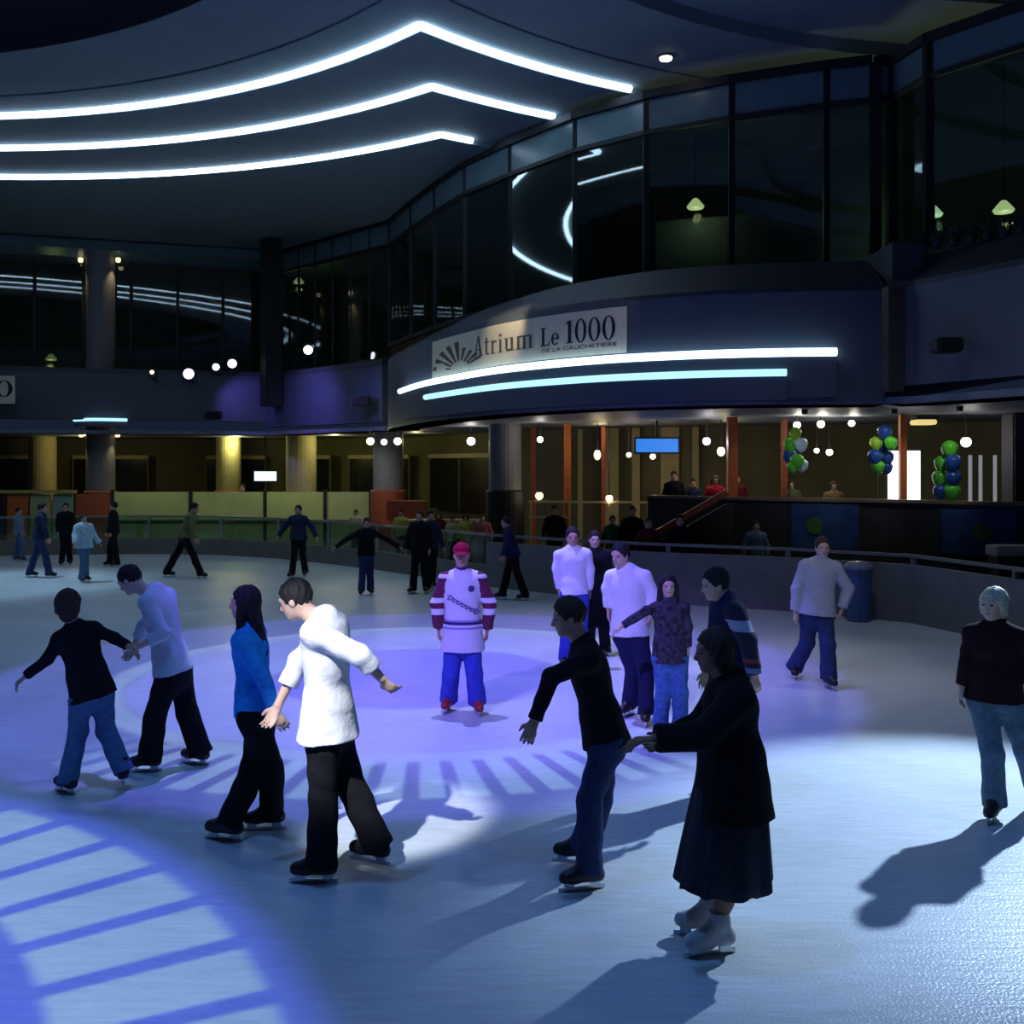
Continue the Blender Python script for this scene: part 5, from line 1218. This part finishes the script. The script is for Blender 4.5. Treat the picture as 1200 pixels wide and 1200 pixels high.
GREYBLUE = cloth('grey_blue', (0.16, 0.24, 0.34)); LIGHTBLUE = cloth('light_blue_jacket', (0.38, 0.55, 0.66)); OLIVE = cloth('olive', (0.16, 0.17, 0.07)); DNAVY = cloth('deep_navy', (0.02, 0.03, 0.07))
YEL = cloth('yellow', (0.55, 0.48, 0.12)); MAROON = cloth('maroon', (0.10, 0.015, 0.02)); RED = cloth('red', (0.50, 0.02, 0.03)); PINK = cloth('pink', (0.45, 0.15, 0.15)); CREAM = cloth('cream', (0.55, 0.50, 0.30))
simple('small skater in grey-blue clothes, leftmost on the far ice', 22, 657, 1.38, GREYBLUE, JEANS, 100, 0.3)
simple('skater in navy top and jeans turned right at the far left', 46, 677, 1.68, DNAVY, DJEAN, 80, 0.45, 0.1)
simple('skater in black coat behind the child in pale blue jacket', 77, 662, 1.55, BLACK, BLACK, 160, 0.1)
simple('child in pale blue jacket and jeans skating at far left', 98, 682, 1.46, LIGHTBLUE, JEANS, 130, 0.15, arms=0.5, coat=0.04)
simple('slim figure in black by the barrier above the bending man', 133, 664, 1.60, BLACK, BLACK, 260, 0.2)
simple('skater in olive top and black trousers striding right in long push', 215, 677, 1.72, OLIVE, BLACK, 95, 0.85, 0.35)
simple('skater in dark coat with arms held low and wide by the left barrier', 350, 676, 1.62, DNAVY, BLACK, 190, 0.3, 0.1, arms=0.5, coat=0.03)
simple('skater in black top and jeans with both arms spread', 429, 697, 1.50, BLACK, DJEAN, 170, 0.1, 0.1, arms=1.1)
simple('skater in black coat and black trousers left of the jersey man', 492, 695, 1.62, BLACK, BLACK, 200, 0.2, coat=0.03)
simple('second dark skater overlapping the one left of jersey man', 504, 690, 1.58, DNAVY, BLACK, 150, 0.2)
simple('dark figure gliding along the boards right of the jersey man', 602, 703, 1.58, DNAVY, BLACK, 265, 0.4, 0.2)
# behind the boards
simple('onlooker in grey-blue standing behind the boards left of grey sweater man', 886, 700, 1.45, GREYBLUE, BLACK, 180, d=19.3, skates=False, group='onlookers behind the boards')
for (px, d, h, t, hc, lb) in ((650, 22.4, 1.62, BLACK, 'black', 'onlooker in black behind boards under the orange post'), (741, 21.0, 1.66, BLACK, 'black', 'onlooker in black behind the man in white shirt'), (760, 19.1, 1.52, MAROON, 'brown', 'onlooker in maroon behind the girl with black hair'), (797, 19.1, 1.58, BLACK, 'black', 'onlooker in black at the foot of the staircase'), (718, 21.4, 1.45, cloth('green_patch', (0.05, 0.16, 0.10)), 'brown', 'onlooker in dark green near the low warm lamp')):
    simple(lb, px, 700, h, t, BLACK, 185, d=d, hcol=hc, skates=False, group='onlookers behind the boards', vox=0.02)
for (px, d, h, t, hc, lb, hr_) in ((470, 26.3, 1.35, YEL, 'brown', 'guest in yellow at the cafe beside the rust-based column', 'short'), (514, 26.5, 1.28, MAROON, 'brown', 'guest in maroon at the cafe left of the two in cream', 'bob'), (530, 25.6, 1.22, CREAM, 'black', 'guest in cream at the cafe, left one of two', 'short'), (546, 25.0, 1.30, YEL, 'brown', 'guest in pale yellow at the cafe, right one of two', 'bob'), (566, 24.3, 1.34, PINK, 'brown', 'guest in pink at the cafe beside the black column base', 'bob'), (417, 28.6, 1.25, CREAM, 'black', 'guest in cream by the green low wall', 'short')):
    simple(lb, px, 700, h, t, BLACK, 185, d=d, hair=hr_, hcol=hc, skates=False, group='cafe guests', vox=0.02)
simple('dark guest leaning at the green low wall under the small screen', 284, 700, 1.92, BLACK, BLACK, 190, d=32.6, skates=False, group='cafe guests', vox=0.02)
for (px, d, h, t, hc, lb, hr_) in ((790, 22.4, 1.62, BLACK, 'black', 'guest in black on the terrace left of the one in red', 'short'), (838, 22.0, 1.52, RED, 'brown', 'guest in bright red at the terrace top of stairs', 'bob'), (812, 22.6, 1.45, DNAVY, 'black', 'guest in navy on the terrace between black and red guests', 'short'), (864, 22.7, 1.55, MAROON, 'brown', 'guest in maroon behind the staircase post', 'short'), (927, 21.9, 1.42, cloth('grey_green', (0.12, 0.14, 0.08)), 'brown', 'guest in grey-green under the left balloon bunch', 'bob'), (977, 20.6, 1.42, cloth('tan', (0.30, 0.18, 0.08)), 'brown', 'guest in tan behind the terrace ledge right of left balloons', 'bob')):
    simple(lb, px, 700, h, t, BLACK, 185, d=d, hair=hr_, hcol=hc, zb=0.75, skates=False, group='terrace guests', vox=0.02)
